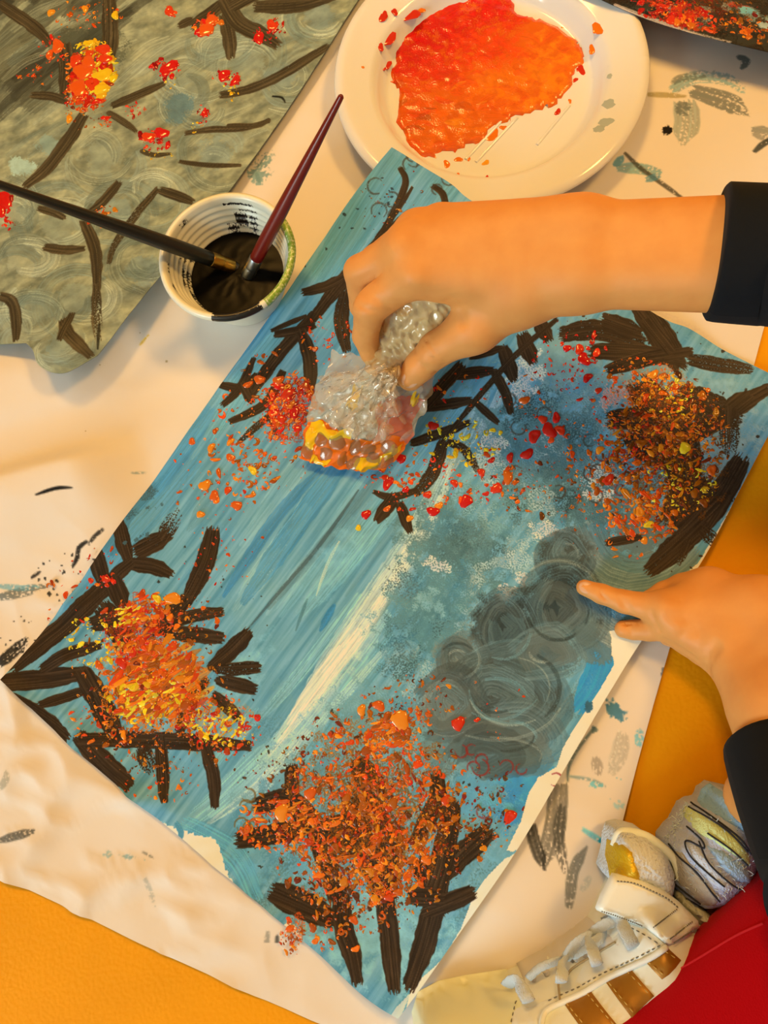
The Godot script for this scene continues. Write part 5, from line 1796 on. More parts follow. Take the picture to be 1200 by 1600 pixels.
	# the rest of the body inside the clothes
	var arm_r := smooth_line([(fa + fb) * 0.5, mm(1240, 402, 126), mm(1400, 415, 150), Vector3(0.32, 0.22, -0.165), Vector3(0.42, 0.36, -0.115), Vector3(0.46, 0.365, -0.06)], 3)
	var arm_l := smooth_line([(fo1 + fo2) * 0.5, mm(1250, 1260, 80), mm(1316, 1400, 112), mm(1420, 1500, 150), Vector3(0.33, 0.27, 0.165), Vector3(0.42, 0.36, 0.125), Vector3(0.46, 0.365, 0.07)], 3)
	var pel := Vector3(0.51, 0.11, 0.01)
	var bones := [[pel, 0.05, Vector3(0.485, 0.30, 0.005), 0.056], [Vector3(0.485, 0.30, 0.005), 0.05, Vector3(0.462, 0.365, 0.005), 0.034], [Vector3(0.46, 0.365, -0.06), 0.022, Vector3(0.46, 0.365, 0.07), 0.022], [Vector3(0.462, 0.365, 0.005), 0.034, hc + Vector3(0.055, -0.10, 0.0), 0.032], [hc + Vector3(0.055, -0.10, 0.0), 0.032, hc, 0.04], [pel, 0.04, Vector3(0.40, 0.09, -0.072), 0.03], [Vector3(0.40, 0.09, -0.072), 0.03, Vector3(0.345, 0.082, -0.055), 0.03], [Vector3(0.345, 0.082, -0.055), 0.03, Vector3(0.30, 0.06, -0.008), 0.026], [Vector3(0.30, 0.06, -0.008), 0.026, shin, 0.022]]
	for chain_pts in [arm_r, arm_l]:
		for i in chain_pts.size() - 1:
			bones.append([chain_pts[i], 0.017, chain_pts[i + 1], 0.017])
	bb = hand_bounds(arm_r + arm_l + [pel, hc, an, Vector3(0.45, 0.1, -0.1)], 0.07)
	var ft := Field.new(Vector3(bb[0].x, 0.001, bb[0].z), bb[1], 0.009)
	ft.solid(bones, 0.012)
	ft.mesh_into(mb)
	mb.smooth()
	skin_folds(mb)
	mb.smooth()
	wpart("body", mb.mesh(), sk, root, root)
	# nails
	var nm := mat(rgb(228, 158, 112), 0.3, 0.4)
	nail(root, nm, mm(913, 918, 11.5) + Vector3(0.1, 0.95, 0.1) * 0.0041, mm(940, 928, 14) - mm(913, 918, 11.5), Vector3(0.1, 0.95, 0.1), 0.0034, 0.0042)
	nail(root, nm, mm(641, 590, 49) + Vector3(0.05, 0.86, 0.5) * 0.0069, mm(656, 572, 55) - mm(641, 590, 49), Vector3(0.05, 0.86, 0.5), 0.0046, 0.0058)
	# eyes, mouth, hair
	var em := mat(rgb(40, 26, 18), 0.2)
	var lipm := mat(rgb(196, 110, 96), 0.4)
	for s in [-1, 1]:
		var e := SphereMesh.new()
		e.radius = 0.009
		e.height = 0.018
		wpart("eye", e, em, root, root).position = hc + nose * 0.071 + upv * 0.008 + sd * 0.028 * s - root.position
	var lips := []
	for k in 7:
		var t := k / 6.0 * 2.0 - 1.0
		lips.append(hc + nose * (0.079 - 0.008 * t * t) - upv * (0.052 - 0.004 * t * t) + sd * 0.018 * t)
	wpart("mouth", tube_mesh(lips, [0.002, 0.0035, 0.004, 0.0045, 0.004, 0.0035, 0.002], 8, upv), lipm, root, root)
	bb = hand_bounds([hc + upv * 0.03 - nose * 0.02], 0.125)
	var hf := Field.new(bb[0], bb[1], 0.005)
	hf.solid([[hc + upv * 0.032 - nose * 0.022, 0.079, hc + upv * 0.045 + nose * 0.014, 0.066], [hc - nose * 0.045 - upv * 0.02, 0.055, hc - nose * 0.03 - upv * 0.05, 0.040]], 0.02)
	var hmb := MB.new()
	hf.mesh_into(hmb)
	for k in hmb.v.size():
		var v := hmb.v[k]
		hmb.v[k] = v + (v - hc).normalized() * 0.0025 * sin(v.z * 500.0 + v.y * 60.0)
	hmb.smooth()
	wpart("hair", hmb.mesh(), mat(rgb(70, 46, 28), 0.5), root, root)
	build_clothes(root)

# creases (sunk lines) and knuckles (raised rounds) of the hands: [pixels and heights of a line, depth mm, width mm]
func skin_folds(mb: MB) -> void:
	var lines := []
	for s in [
		[935, 916, 24, 942, 942, 22, 0.55, 1.3], [939, 916, 24, 946, 942, 22, 0.3, 1.0], [966, 918, 28, 972, 958, 24, 0.6, 1.5], [972, 920, 28, 979, 958, 24, 0.5, 1.3], [978, 924, 28, 985, 958, 24, 0.3, 1.2],
		[984, 970, 20, 986, 998, 16, 0.4, 1.3], [1012, 960, 34, 1022, 990, 30, 0.5, 2.0],
		[1096, 1050, 30, 1112, 1005, 46, 0.8, 2.2], [1104, 1052, 34, 1120, 1010, 48, 0.6, 2.0], [1040, 1000, 26, 1085, 1030, 30, 0.4, 2.0],
		[650, 548, 66, 676, 572, 60, 0.5, 1.4], [660, 538, 72, 690, 566, 66, 0.45, 1.6], [668, 532, 74, 696, 562, 70, 0.35, 1.4],
		[556, 512, 72, 588, 518, 72, 0.4, 1.4], [558, 476, 92, 592, 494, 92, 0.4, 1.6], [590, 470, 96, 640, 512, 84, 0.5, 2.6], [720, 505, 92, 700, 475, 98, 0.6, 3.0],
		[646, 436, 110, 648, 437, 110, -1.2, 7.0], [622, 384, 112, 624, 385, 112, -1.2, 7.0], [650, 356, 108, 652, 357, 108, -0.9, 6.5], [574, 480, 92, 575, 481, 92, -0.6, 5.5], [556, 424, 94, 557, 425, 94, -0.6, 5.5],
		[1040, 950, 35, 1041, 951, 35, -0.9, 6.0], [1060, 976, 35, 1061, 977, 35, -0.9, 6.0], [1082, 996, 31, 1083, 997, 31, -0.8, 5.5], [1050, 963, 34, 1070, 968, 36, 0.5, 3.0], [1072, 985, 32, 1092, 985, 34, 0.5, 3.0]]:
		lines.append([mm(s[0], s[1], s[2]), mm(s[3], s[4], s[5]), s[6] * 0.0019, s[7] * 0.001])
	var out := mb.v.duplicate()
	for l in lines:
		var a: Vector3 = l[0]
		var ab: Vector3 = l[1] - l[0]
		var inv := 1.0 / maxf(ab.length_squared(), 1e-10)
		var mid: Vector3 = (l[0] + l[1]) * 0.5
		var reach: float = ab.length() * 0.5 + l[3] * 3.0 + 0.006
		reach *= reach
		for k in mb.v.size():
			var p := mb.v[k]
			if p.distance_squared_to(mid) > reach:
				continue
			# distance across the line, measured along the skin only
			var t := clampf((p - a).dot(ab) * inv, 0.0, 1.0)
			var d := p - a - ab * t
			d -= mb.n[k] * d.dot(mb.n[k])
			out[k] -= mb.n[k] * l[2] * exp(-d.length_squared() / (l[3] * l[3]))
	mb.v = out

func nail(root: Node3D, m: Material, at: Vector3, along: Vector3, up: Vector3, w: float, l: float) -> void:
	var s := SphereMesh.new()
	s.radius = 0.5
	s.height = 1.0
	s.radial_segments = 16
	s.rings = 8
	var n := wpart("fingernail", s, m, root, root)
	var ax := along.normalized()
	var sx := ax.cross(up).normalized()
	var uy := sx.cross(ax).normalized()
	n.transform = Transform3D(Basis(sx * w * 2.0, uy * 0.0018, ax * l * 2.0), at - root.position)

func cloth_mat(c: Color, seed_: int, scale := 60.0, bump := 2.0) -> StandardMaterial3D:
	var m := mat(c, 0.9, 0.2)
	m.rim_enabled = true
	m.rim = 0.25
	m.uv1_triplanar = true
	m.uv1_scale = Vector3.ONE * scale
	m.normal_enabled = true
	m.normal_texture = noise_tex(0.12, seed_, Color.BLACK, Color.WHITE, 256, true, bump, 3)
	m.normal_scale = 0.6
	return m

func folds(k: float, amp: float) -> Callable:
	return func(t: float, a: float) -> float: return 1.0 + amp * sin(t * k + 2.0 * sin(a)) + amp * 0.6 * sin(a * 3.0 + t * k * 0.6)

func sleeve(mb: MB, pts: Array, rs: Array) -> void:
	var path := resample(smooth_line(pts, 8), 40)
	var rr := []
	for i in 40:
		var f := i / 39.0 * (rs.size() - 1)
		var k := mini(int(f), rs.size() - 2)
		rr.append(lerpf(rs[k], rs[k + 1], f - k))
	var d: Vector3 = (path[1] - path[0]).normalized()
	# turned hem at the cuff
	var p2 := [path[0] + d * 0.0005, path[0], path[0] + d * 0.0012, path[0] + d * 0.004]
	var r2 := [rr[0] - 0.004, rr[0] - 0.0016, rr[0] - 0.0002, rr[0]]
	for i in range(1, 40):
		p2.append(path[i])
		r2.append(rr[i])
	p2[0] = path[0] - d * 0.0004
	loft(mb, p2, r2, 40, Vector3.UP, folds(26.0, 0.012))

func build_clothes(root: Node3D) -> void:
	var bm := cloth_mat(rgb(26, 24, 24), 71)
	var mb := MB.new()
	var sr := Vector3(0.42, 0.36, -0.115)
	var sl := Vector3(0.42, 0.36, 0.125)
	sleeve(mb, [mm(1117, 396, 120), mm(1240, 402, 126), mm(1400, 415, 150), Vector3(0.32, 0.22, -0.165), sr, sr + Vector3(0.04, 0.02, 0.05)], [0.0300, 0.0310, 0.034, 0.040, 0.050, 0.055])
	sleeve(mb, [mm(1218, 1168, 60), mm(1250, 1260, 80), mm(1316, 1400, 112), mm(1420, 1500, 150), Vector3(0.33, 0.27, 0.165), sl, sl + Vector3(0.04, 0.02, -0.05)], [0.0250, 0.0260, 0.027, 0.029, 0.040, 0.050, 0.055])
	loft(mb, [Vector3(0.52, 0.06, 0.01), Vector3(0.52, 0.10, 0.01), Vector3(0.51, 0.20, 0.01), Vector3(0.49, 0.29, 0.01), Vector3(0.465, 0.36, 0.005), Vector3(0.452, 0.395, 0.005), Vector3(0.447, 0.41, 0.005)], [Vector2(0.10, 0.08), Vector2(0.115, 0.095), Vector2(0.115, 0.09), Vector2(0.12, 0.085), Vector2(0.115, 0.07), Vector2(0.07, 0.052), Vector2(0.045, 0.042)], 40, Vector3.RIGHT, folds(18.0, 0.012))
	mb.smooth()
	wpart("top", mb.mesh(), bm, root, root)
	# red trousers
	var rm := cloth_mat(rgb(196, 6, 16), 72, 40.0)
	var tb := MB.new()
	var la := mm(1570, 1290, 70)
	var lb := mm(1345, 1492, 56)
	var lc := mm(1122, 1705, 56)
	var ld := mm(985, 1830, 58)
	var knee := ld + Vector3(-0.005, -0.006, 0.045)
	var leg := smooth_line([Vector3(0.50, 0.115, 0.07), la, lb, lc, ld, knee, knee + Vector3(0.06, -0.012, 0.045), Vector3(0.30, 0.055, 0.37), Vector3(0.42, 0.05, 0.34)], 8)
	var lr := []
	for i in leg.size():
		var t := float(i) / (leg.size() - 1)
		lr.append(lerpf(0.058, 0.044, t) - 0.005 * exp(-pow((t - 0.35) / 0.2, 2.0)))
	loft(tb, leg, lr, 40, Vector3.UP, folds(22.0, 0.014))
	var k2 := Vector3(0.34, 0.085, -0.06)
	var leg2 := smooth_line([Vector3(0.50, 0.11, -0.05), Vector3(0.44, 0.105, -0.075), k2, Vector3(0.30, 0.062, -0.01), Vector3(0.262, 0.052, 0.045)], 6)
	var lr2 := []
	for i in leg2.size():
		lr2.append(lerpf(0.060, 0.034, float(i) / (leg2.size() - 1)))
	loft(tb, leg2, lr2, 32, Vector3.UP, folds(22.0, 0.014))
	# seat of the trousers
	loft(tb, [Vector3(0.525, 0.004, 0.01), Vector3(0.525, 0.02, 0.01), Vector3(0.52, 0.06, 0.01), Vector3(0.52, 0.11, 0.01), Vector3(0.518, 0.135, 0.01)], [Vector2(0.10, 0.09), Vector2(0.125, 0.112), Vector2(0.135, 0.118), Vector2(0.125, 0.105), Vector2(0.118, 0.096)], 36, Vector3.RIGHT, folds(18.0, 0.01))
	tb.smooth()
	var tr := wpart("trousers", tb.mesh(), rm, root, root)
	# side seam of the near leg: a line of stitches
	var seam := []
	for q in V2([1192, 1443, 1150, 1462, 1100, 1492, 1050, 1522, 1008, 1548, 960, 1585]):
		seam.append(q)
	var sp := []
	for q in smooth_line(seam, 6):
		sp.append(on_tube(q, leg, lr))
	wpart("seam", tube_mesh(sp, sp.map(func(_x): return 0.0005), 6), mat(rgb(206, 16, 26), 0.9), tr, root)
	# the other foot, tucked back beside the hip
	var fw := mat(rgb(250, 232, 210), 0.4)
	var fp := [Vector3(0.395, 0.05, 0.345), Vector3(0.425, 0.048, 0.335), Vector3(0.46, 0.044, 0.322), Vector3(0.50, 0.038, 0.308), Vector3(0.54, 0.034, 0.296), Vector3(0.565, 0.031, 0.289), Vector3(0.575, 0.030, 0.286)]
	var fr2 := [Vector2(0.030, 0.034), Vector2(0.036, 0.040), Vector2(0.034, 0.036), Vector2(0.034, 0.030), Vector2(0.033, 0.026), Vector2(0.024, 0.019), Vector2(0.008, 0.008)]
	var other := wpart("sneaker", tube_mesh(fp, fr2, 28), fw, root, root)
	var sole := []
	for q in fp:
		sole.append(Vector3(q.x, 0.010, q.z))
	wpart("sole", tube_mesh(sole, fr2.map(func(r): return Vector2(r.x + 0.002, 0.0095)), 28), mat(rgb(230, 214, 190), 0.6), other, root)
	build_shoe(root)

# where a pixel's ray meets a tube
func on_tube(q: Vector2, path: Array, rr: Array) -> Vector3:
	var d := ray(q.x, q.y).normalized()
	var t := 0.15
	for k in 60:
		var p := cam_pos + d * t
		var best := 1e9
		for i in path.size() - 1:
			var ab: Vector3 = path[i + 1] - path[i]
			var u := clampf((p - path[i]).dot(ab) / ab.length_squared(), 0.0, 1.0)
			best = minf(best, (p - path[i] - ab * u).length() - lerpf(rr[i], rr[i + 1], u) * 1.004)
		t += best * 0.9
		if best < 0.0001:
			break
	return cam_pos + d * t

# ------------------------------------------------------------------ shoe and sock, lying on their side under the knee
var shoe_poly := PackedVector2Array()
var shoe_top := 0.06
var sh_a: Vector2
var sh_b: Vector2

func HS(x: float, z: float) -> float:
	var q := Vector2(x, z)
	var d := poly_dist(q, shoe_poly) if Geometry2D.is_point_in_polygon(q, shoe_poly) else 0.0
	var f := clampf(d / 0.034, 0.0, 1.0)
	var s := clampf((q - sh_a).dot(sh_b - sh_a) / (sh_b - sh_a).length_squared(), 0.0, 1.0)
	return 0.012 + lerpf(0.040, 0.054, sstep(0.0, 0.45, s)) * sqrt(1.0 - (1.0 - f) * (1.0 - f))

func HSt(x: float, z: float) -> float:
	return HS(x, z) + 0.0004

func shoe_px(pts: Array) -> Array:
	return px_poly_h(pts, HS)

func stitch_line(pts: Array, lift: float, dash: float, gap: float, r: float) -> MB:
	var mb := MB.new()
	var line := []
	for q in smooth_line(pts, 8):
		var w := PH(q.x, q.y, HS)
		line.append(Vector3(w.x, HS(w.x, w.z) + lift, w.z))
	var tot := 0.0
	for i in range(1, line.size()):
		tot += (line[i] - line[i - 1]).length()
	var n := int(tot / (dash + gap))
	var ps := resample(line, n * 4 + 1)
	for i in n:
		loft(mb, [ps[i * 4], ps[i * 4 + 1], ps[i * 4 + 2], ps[i * 4 + 2].lerp(ps[i * 4 + 3], 0.4)], [r * 0.4, r, r, r * 0.4], 6)
	return mb

func build_shoe(root: Node3D) -> void:
	# silhouette; what the trouser leg hides goes on to heel and sole
	var sil := V2([646, 1604, 655, 1578, 686, 1560, 728, 1551, 768, 1544, 792, 1534, 816, 1522, 852, 1502, 876, 1487, 893, 1472, 918, 1455, 934, 1424, 960, 1368, 1000, 1362, 1062, 1400, 1096, 1432, 1150, 1470, 1140, 1530, 1080, 1590, 1000, 1660, 900, 1720, 760, 1735, 670, 1700, 640, 1650])
	shoe_poly = PackedVector2Array(px_poly(sil, 0.022))
	sh_a = xz(P(650, 1640, 0.03))
	sh_b = xz(P(1100, 1420, 0.03))
	var shoe := Node3D.new()
	shoe.name = "sneaker"
	root.add_child(shoe, true)
	shoe.set_meta("label", "white leather sneaker with gold stripes and grey laces")
	var white := mat(rgb(250, 236, 218), 0.38, 0.5)
	var cream := mat(rgb(246, 222, 168), 0.4, 0.5)
	var warm := mat(rgb(250, 226, 192), 0.36, 0.5)
	var gold := mat(rgb(172, 104, 22), 0.42, 0.5)
	gold.metallic = 0.35
	var thread := mat(rgb(120, 104, 84), 0.8)
	# body of the shoe
	wpart("upper", swell(Array(shoe_poly), 0.0042, 0.001, 0.0, HS, 0.011), warm, shoe, root)
	# toe cap with its worn yellowish leather
	var zero := func(x: float, z: float) -> float: return HSt(x, z) + 0.0001
	var toe := px_poly(V2([640, 1606, 650, 1573, 684, 1555, 728, 1546, 768, 1540, 795, 1536, 812, 1556, 798, 1580, 790, 1610, 786, 1660, 730, 1700, 672, 1690, 648, 1650]), 0.030)
	wpart("toe_cap", swell(toe, 0.003, 0.003, 0.0016, zero, 0.001), cream, shoe, root)
	# gold stripes
	for s in [[1004, 1498, 1042, 1480, 1064, 1500, 1034, 1530], [944, 1531, 983, 1511, 1022, 1556, 987, 1590], [878, 1563, 922, 1547, 985, 1625, 940, 1645]]:
		var st := wpart("stripe", swell(shoe_px(V2(s)), 0.003, 0.0008, 0.0009, HSt, 0.0008), gold, shoe, root)
		var e := stitch_line(V2([s[0] + 6, s[1] + 2, s[6] + 5, s[7] - 6]), 0.0014, 0.0016, 0.0014, 0.0003)
		var e2 := stitch_line(V2([s[2] - 6, s[3] + 3, s[4] - 6, s[5] - 2]), 0.0014, 0.0016, 0.0014, 0.0003)
		e.smooth()
		e2.smooth()
		wpart("stitching", e.mesh(), mat(rgb(210, 150, 60), 0.6), st, root)
		wpart("stitching", e2.mesh(), mat(rgb(210, 150, 60), 0.6), st, root)
	# eyestay panel with a rolled lower edge
	var ey := shoe_px(V2([800, 1555, 818, 1541, 850, 1524, 882, 1508, 917, 1490, 962, 1463, 982, 1440, 1008, 1452, 1040, 1477, 1018, 1492, 985, 1508, 945, 1526, 912, 1546, 882, 1560, 858, 1570, 846, 1584, 842, 1610, 790, 1612, 796, 1580]))
	wpart("eyestay", swell(ey, 0.0026, 0.0018, 0.0019, HSt, 0.0012), white, shoe, root)
	var roll := []
	for q in smooth_line(V2([1040, 1478, 1018, 1493, 985, 1509, 945, 1528, 912, 1548, 882, 1562, 859, 1573, 848, 1586, 844, 1612]), 6):
		var w := PH(q.x, q.y, HS)
		roll.append(Vector3(w.x, HS(w.x, w.z) + 0.0016, w.z))
	wpart("piping", tube_mesh(roll, roll.map(func(_x): return 0.0013), 10), white, shoe, root)
	for s in [[V2([1030, 1474, 1012, 1484, 980, 1500, 940, 1518, 905, 1538, 876, 1551, 852, 1562]), 0.0022], [V2([984, 1447, 1005, 1458, 1030, 1474]), 0.0022], [V2([806, 1556, 802, 1576, 797, 1598]), 0.0022]]:
		var e := stitch_line(s[0], s[1], 0.0018, 0.0011, 0.00032)
		e.smooth()
		wpart("stitching", e.mesh(), thread, shoe, root)
	# slit line along the eyelets
	var sl := []
	for q in smooth_line(V2([856, 1526, 880, 1514, 905, 1501, 940, 1482, 960, 1470]), 6):
		var w := PH(q.x, q.y, HS)
		sl.append(Vector3(w.x, HS(w.x, w.z) + 0.0021, w.z))
	wpart("edge_fold", tube_mesh(sl, sl.map(func(_x): return 0.00055), 6), mat(rgb(176, 140, 96), 0.6), shoe, root)
	# tongue: padded grey mesh with a gold patch
	var hton := func(x: float, z: float) -> float: return 0.030
	var ton := px_poly(V2([958, 1345, 960, 1322, 966, 1303, 982, 1299, 1012, 1307, 1040, 1327, 1056, 1346, 1066, 1375, 1063, 1408, 1052, 1420, 1010, 1400, 960, 1385, 950, 1375]), 0.045)
	var tm := cloth_mat(rgb(222, 204, 190), 73, 16.0, 8.0)
	var tg := wpart("tongue", swell(ton, 0.0026, 0.012, 0.020, hton, 0.018, 1.0, knit), tm, shoe, root)
	var edge := []
	for q in smooth_line(V2([960, 1322, 967, 1303, 983, 1300, 1012, 1308, 1040, 1329, 1056, 1347, 1065, 1376]), 6):
		edge.append(P(q.x, q.y, 0.036))
	wpart("binding", tube_mesh(edge, edge.map(func(_x): return 0.0022), 10), mat(rgb(246, 226, 196), 0.7), tg, root)
	var htop := func(x: float, z: float) -> float: return 0.0335 + 0.012 * clampf(poly_dist(Vector2(x, z), PackedVector2Array(ton)) / 0.012, 0.0, 1.0)
	var gp := px_poly(V2([957, 1350, 960, 1324, 975, 1321, 988, 1330, 991, 1345, 1003, 1378, 985, 1382, 958, 1376]), 0.047)
	var gm := mat(rgb(226, 168, 20), 0.34, 0.6)
	gm.metallic = 0.4
	gm.normal_enabled = true
	gm.normal_texture = noise_tex(0.05, 75, Color.BLACK, Color.WHITE, 256, true, 6.0)
	gm.uv1_triplanar = true
	gm.uv1_scale = Vector3.ONE * 40.0
	wpart("gold_patch", swell(gp, 0.002, 0.0015, 0.0022, hton_top.bind(PackedVector2Array(ton)), 0.002), gm, tg, root)
	# ankle strap over the laces
	var strap := V2([958, 1367, 985, 1370, 1012, 1381, 1040, 1394, 1062, 1410, 1076, 1424, 1091, 1439, 1093, 1450, 1075, 1463, 1043, 1477, 1025, 1462, 1008, 1449, 985, 1442, 955, 1432, 932, 1422, 940, 1400])
	var hst := func(x: float, z: float) -> float: return maxf(HS(x, z), 0.047) + 0.0022
	wpart("strap", swell(px_poly_h(strap, hst), 0.0026, 0.0022, 0.0024, hst, 0.004), white, shoe, root)
	var tab := V2([1022, 1450, 1060, 1422, 1086, 1440, 1050, 1466, 1040, 1466])
	wpart("strap_tab", swell(px_poly_h(tab, hst), 0.0022, 0.002, 0.0018, func(x, z): return hst.call(x, z) + 0.0018, 0.001), white, shoe, root)
	for s in [V2([962, 1374, 988, 1377, 1014, 1388, 1040, 1401, 1058, 1416]), V2([938, 1421, 958, 1427, 985, 1437, 1002, 1444]), V2([1018, 1446, 1056, 1417]), V2([1050, 1470, 1086, 1446]), V2([1044, 1464, 1080, 1436])]:
		var mbs := MB.new()
		var line := []
		for q in smooth_line(s, 8):
			var w := PH(q.x, q.y, hst)
			line.append(Vector3(w.x, hst.call(w.x, w.z) + 0.0030, w.z))
		var ps := resample(line, 61)
		for i in 20:
			loft(mbs, [ps[i * 3], ps[i * 3 + 1], ps[i * 3 + 2]], [0.0002, 0.00036, 0.0002], 6)
		mbs.smooth()
		wpart("stitching", mbs.mesh(), thread, shoe, root)
	# collar lining seen under the strap
	var col := px_poly(V2([1062, 1408, 1070, 1402, 1090, 1416, 1118, 1436, 1100, 1452, 1092, 1440, 1076, 1424]), 0.04)
	wpart("collar", swell(col, 0.0026, 0.006, 0.014, func(_x, _z): return 0.034, 0.02, 1.0, knit), cloth_mat(rgb(206, 186, 160), 76, 18.0, 8.0), shoe, root)
	# laces: flat woven bands that cross the throat
	var lm := cloth_mat(rgb(206, 192, 176), 77, 40.0, 6.0)
	for s in [[[792, 1540, 804, 1532, 816, 1546, 826, 1564], 11, 34, 56], [[884, 1500, 880, 1508, 879, 1520, 877, 1534], 10, 40, 56], [[921, 1462, 923, 1474, 927, 1488, 933, 1507], 10, 40, 58], [[948, 1440, 966, 1438, 978, 1456, 990, 1479], 11, 40, 60], [[826, 1528, 842, 1513, 860, 1505, 876, 1500], 7, 36, 40], [[884, 1498, 896, 1480, 910, 1468, 924, 1462], 9, 38, 44], [[922, 1462, 936, 1450, 952, 1442, 968, 1438], 9, 40, 46], [[893, 1494, 908, 1484, 926, 1474, 945, 1462], 9, 38, 44]]:
		var path := []
		var pts := smooth_line(V2(s[0]), 7)
		for i in pts.size():
			var t := float(i) / (pts.size() - 1)
			path.append(mm(pts[i].x, pts[i].y, lerpf(s[2], s[3], t) + 3.0 * sin(PI * t) - 4.0 * sstep(0.9, 1.0, t)))
		var w2: float = s[1] * 0.00029
		wpart("lace", tube_mesh(path, path.map(func(_x): return Vector2(w2, 0.0009)), 14, Vector3.UP, func(t: float, a: float) -> float: return 1.0 + 0.05 * sin(t * 90.0 + 2.0 * a)), lm, shoe, root)
	# padded gusset under the laces
	var gus := px_poly(V2([812, 1530, 850, 1506, 892, 1476, 925, 1452, 968, 1440, 962, 1464, 917, 1491, 860, 1522, 822, 1540]), 0.03)
	wpart("gusset", swell(gus, 0.003, 0.006, 0.006, func(x, z): return HS(x, z) - 0.003, 0.012), mat(rgb(236, 206, 178), 0.7), shoe, root)
	# sock
	var sock := Node3D.new()
	sock.name = "sock"
	root.add_child(sock, true)
	sock.set_meta("label", "fuzzy striped sock in lilac, yellow and pale blue")
	var hk := func(x: float, z: float) -> float: return 0.026
	var sk_poly := px_poly(V2([1058, 1350, 1056, 1326, 1066, 1312, 1078, 1300, 1092, 1272, 1106, 1264, 1119, 1262, 1126, 1246, 1140, 1236, 1200, 1250, 1210, 1330, 1190, 1390, 1140, 1430, 1112, 1434, 1078, 1414, 1064, 1390]), 0.045)
	wpart("foot_part", swell(sk_poly, 0.0014, 0.020, 0.030, hk, 0.02, 1.0, rib), cloth_mat(rgb(196, 186, 196), 81, 26.0, 8.0), sock, root)
	var bands := [[V2([1121, 1262, 1127, 1246, 1140, 1237, 1158, 1254, 1172, 1290, 1170, 1306, 1150, 1292, 1118, 1272]), rgb(158, 180, 214), "blue_cuff"], [V2([1094, 1290, 1100, 1276, 1120, 1284, 1150, 1306, 1172, 1340, 1174, 1358, 1150, 1338, 1118, 1316, 1098, 1308]), rgb(226, 216, 140), "yellow_band"], [V2([1108, 1324, 1130, 1330, 1160, 1350, 1176, 1368, 1178, 1384, 1150, 1378, 1124, 1352]), rgb(172, 184, 208), "blue_band"], [V2([1082, 1330, 1096, 1322, 1104, 1340, 1128, 1366, 1152, 1384, 1140, 1398, 1112, 1380, 1090, 1352]), rgb(214, 200, 208), "lilac_band"], [V2([1064, 1346, 1076, 1340, 1090, 1364, 1124, 1400, 1128, 1422, 1112, 1428, 1080, 1400, 1066, 1378]), rgb(190, 164, 140), "ribbed_toe_band"]]
	for bnd in bands:
		wpart(bnd[2], swell(px_poly(bnd[0], 0.054), 0.0013, 0.003, 0.0012, sock_top.bind(PackedVector2Array(sk_poly)), 0.002, 1.0, rib), cloth_mat(bnd[1], 82, 26.0, 8.0), sock, root)
	var dkm := mat(rgb(40, 38, 44), 0.9)
	for s in [V2([1102, 1276, 1118, 1284, 1142, 1302, 1166, 1330]), V2([1106, 1268, 1126, 1284, 1154, 1308, 1172, 1334]), V2([1112, 1306, 1140, 1326, 1168, 1352]), V2([1092, 1304, 1104, 1318, 1104, 1328, 1088, 1322, 1082, 1328, 1086, 1344, 1108, 1366, 1130, 1384]), V2([1100, 1320, 1106, 1346, 1124, 1366, 1146, 1384, 1160, 1392]), V2([1066, 1336, 1074, 1350, 1094, 1368, 1112, 1394, 1128, 1412]), V2([1068, 1398, 1084, 1408, 1108, 1426])]:
		var line := []
		for q in smooth_line(s, 6):
			var w := P(q.x, q.y, 0.055)
			line.append(Vector3(w.x, sock_top(w.x, w.z, PackedVector2Array(sk_poly)) + 0.0016, w.z))
		wpart("thread", tube_mesh(line, line.map(func(_x): return 0.00042), 6), dkm, sock, root)
	# tufts of fluff at the ankle bone
	var rng := RandomNumberGenerator.new()
	rng.seed = 55
	var fz := MB.new()
	for i in 240:
		var q := Vector2(rng.randf_range(1060, 1172), rng.randf_range(1280, 1400))
		if i < 90:
			q = Vector2(1060, 1326).lerp(Vector2(1096, 1268), rng.randf()) + Vector2(rng.randf_range(-3, 6), rng.randf_range(-3, 6))
		var w := P(q.x, q.y, 0.05)
		var y := sock_top(w.x, w.z, PackedVector2Array(sk_poly)) + 0.0005
		var p := Vector3(w.x, y, w.z)
		var d := Vector3(rng.randf_range(-1, 1), rng.randf_range(0.2, 1), rng.randf_range(-1, 1)) * rng.randf_range(0.0012, 0.0032)
		loft(fz, [p, p + d * 0.5 + Vector3(0.0004, 0, 0), p + d], [0.00022, 0.0002, 0.00008], 5)
	fz.smooth()
	var fuzz := wpart("fluff", fz.mesh(), mat(rgb(226, 214, 206), 0.9), sock, root)
	fuzz.set_meta("kind", "stuff")

func hton_top(x: float, z: float, ton: PackedVector2Array) -> float:
	var q := Vector2(x, z)
	var d := poly_dist(q, ton) if Geometry2D.is_point_in_polygon(q, ton) else 0.0
	var f := clampf(d / 0.012, 0.0, 1.0)
	return 0.030 + 0.020 * sqrt(1.0 - (1.0 - f) * (1.0 - f)) - 0.0006

func sock_top(x: float, z: float, poly: PackedVector2Array) -> float:
	var q := Vector2(x, z)
	var d := poly_dist(q, poly) if Geometry2D.is_point_in_polygon(q, poly) else 0.0
	var f := clampf(d / 0.020, 0.0, 1.0)
	return 0.026 + 0.030 * sqrt(1.0 - (1.0 - f) * (1.0 - f))

func knit(x: float, z: float, d: float) -> float:
	return 0.0003 * sin((x + z * 0.4) * 1900.0) * sin((z - x * 0.5) * 1700.0)

func rib(x: float, z: float, d: float) -> float:
	return 0.00045 * sin((x * 0.72 - z * 0.70) * 2400.0)

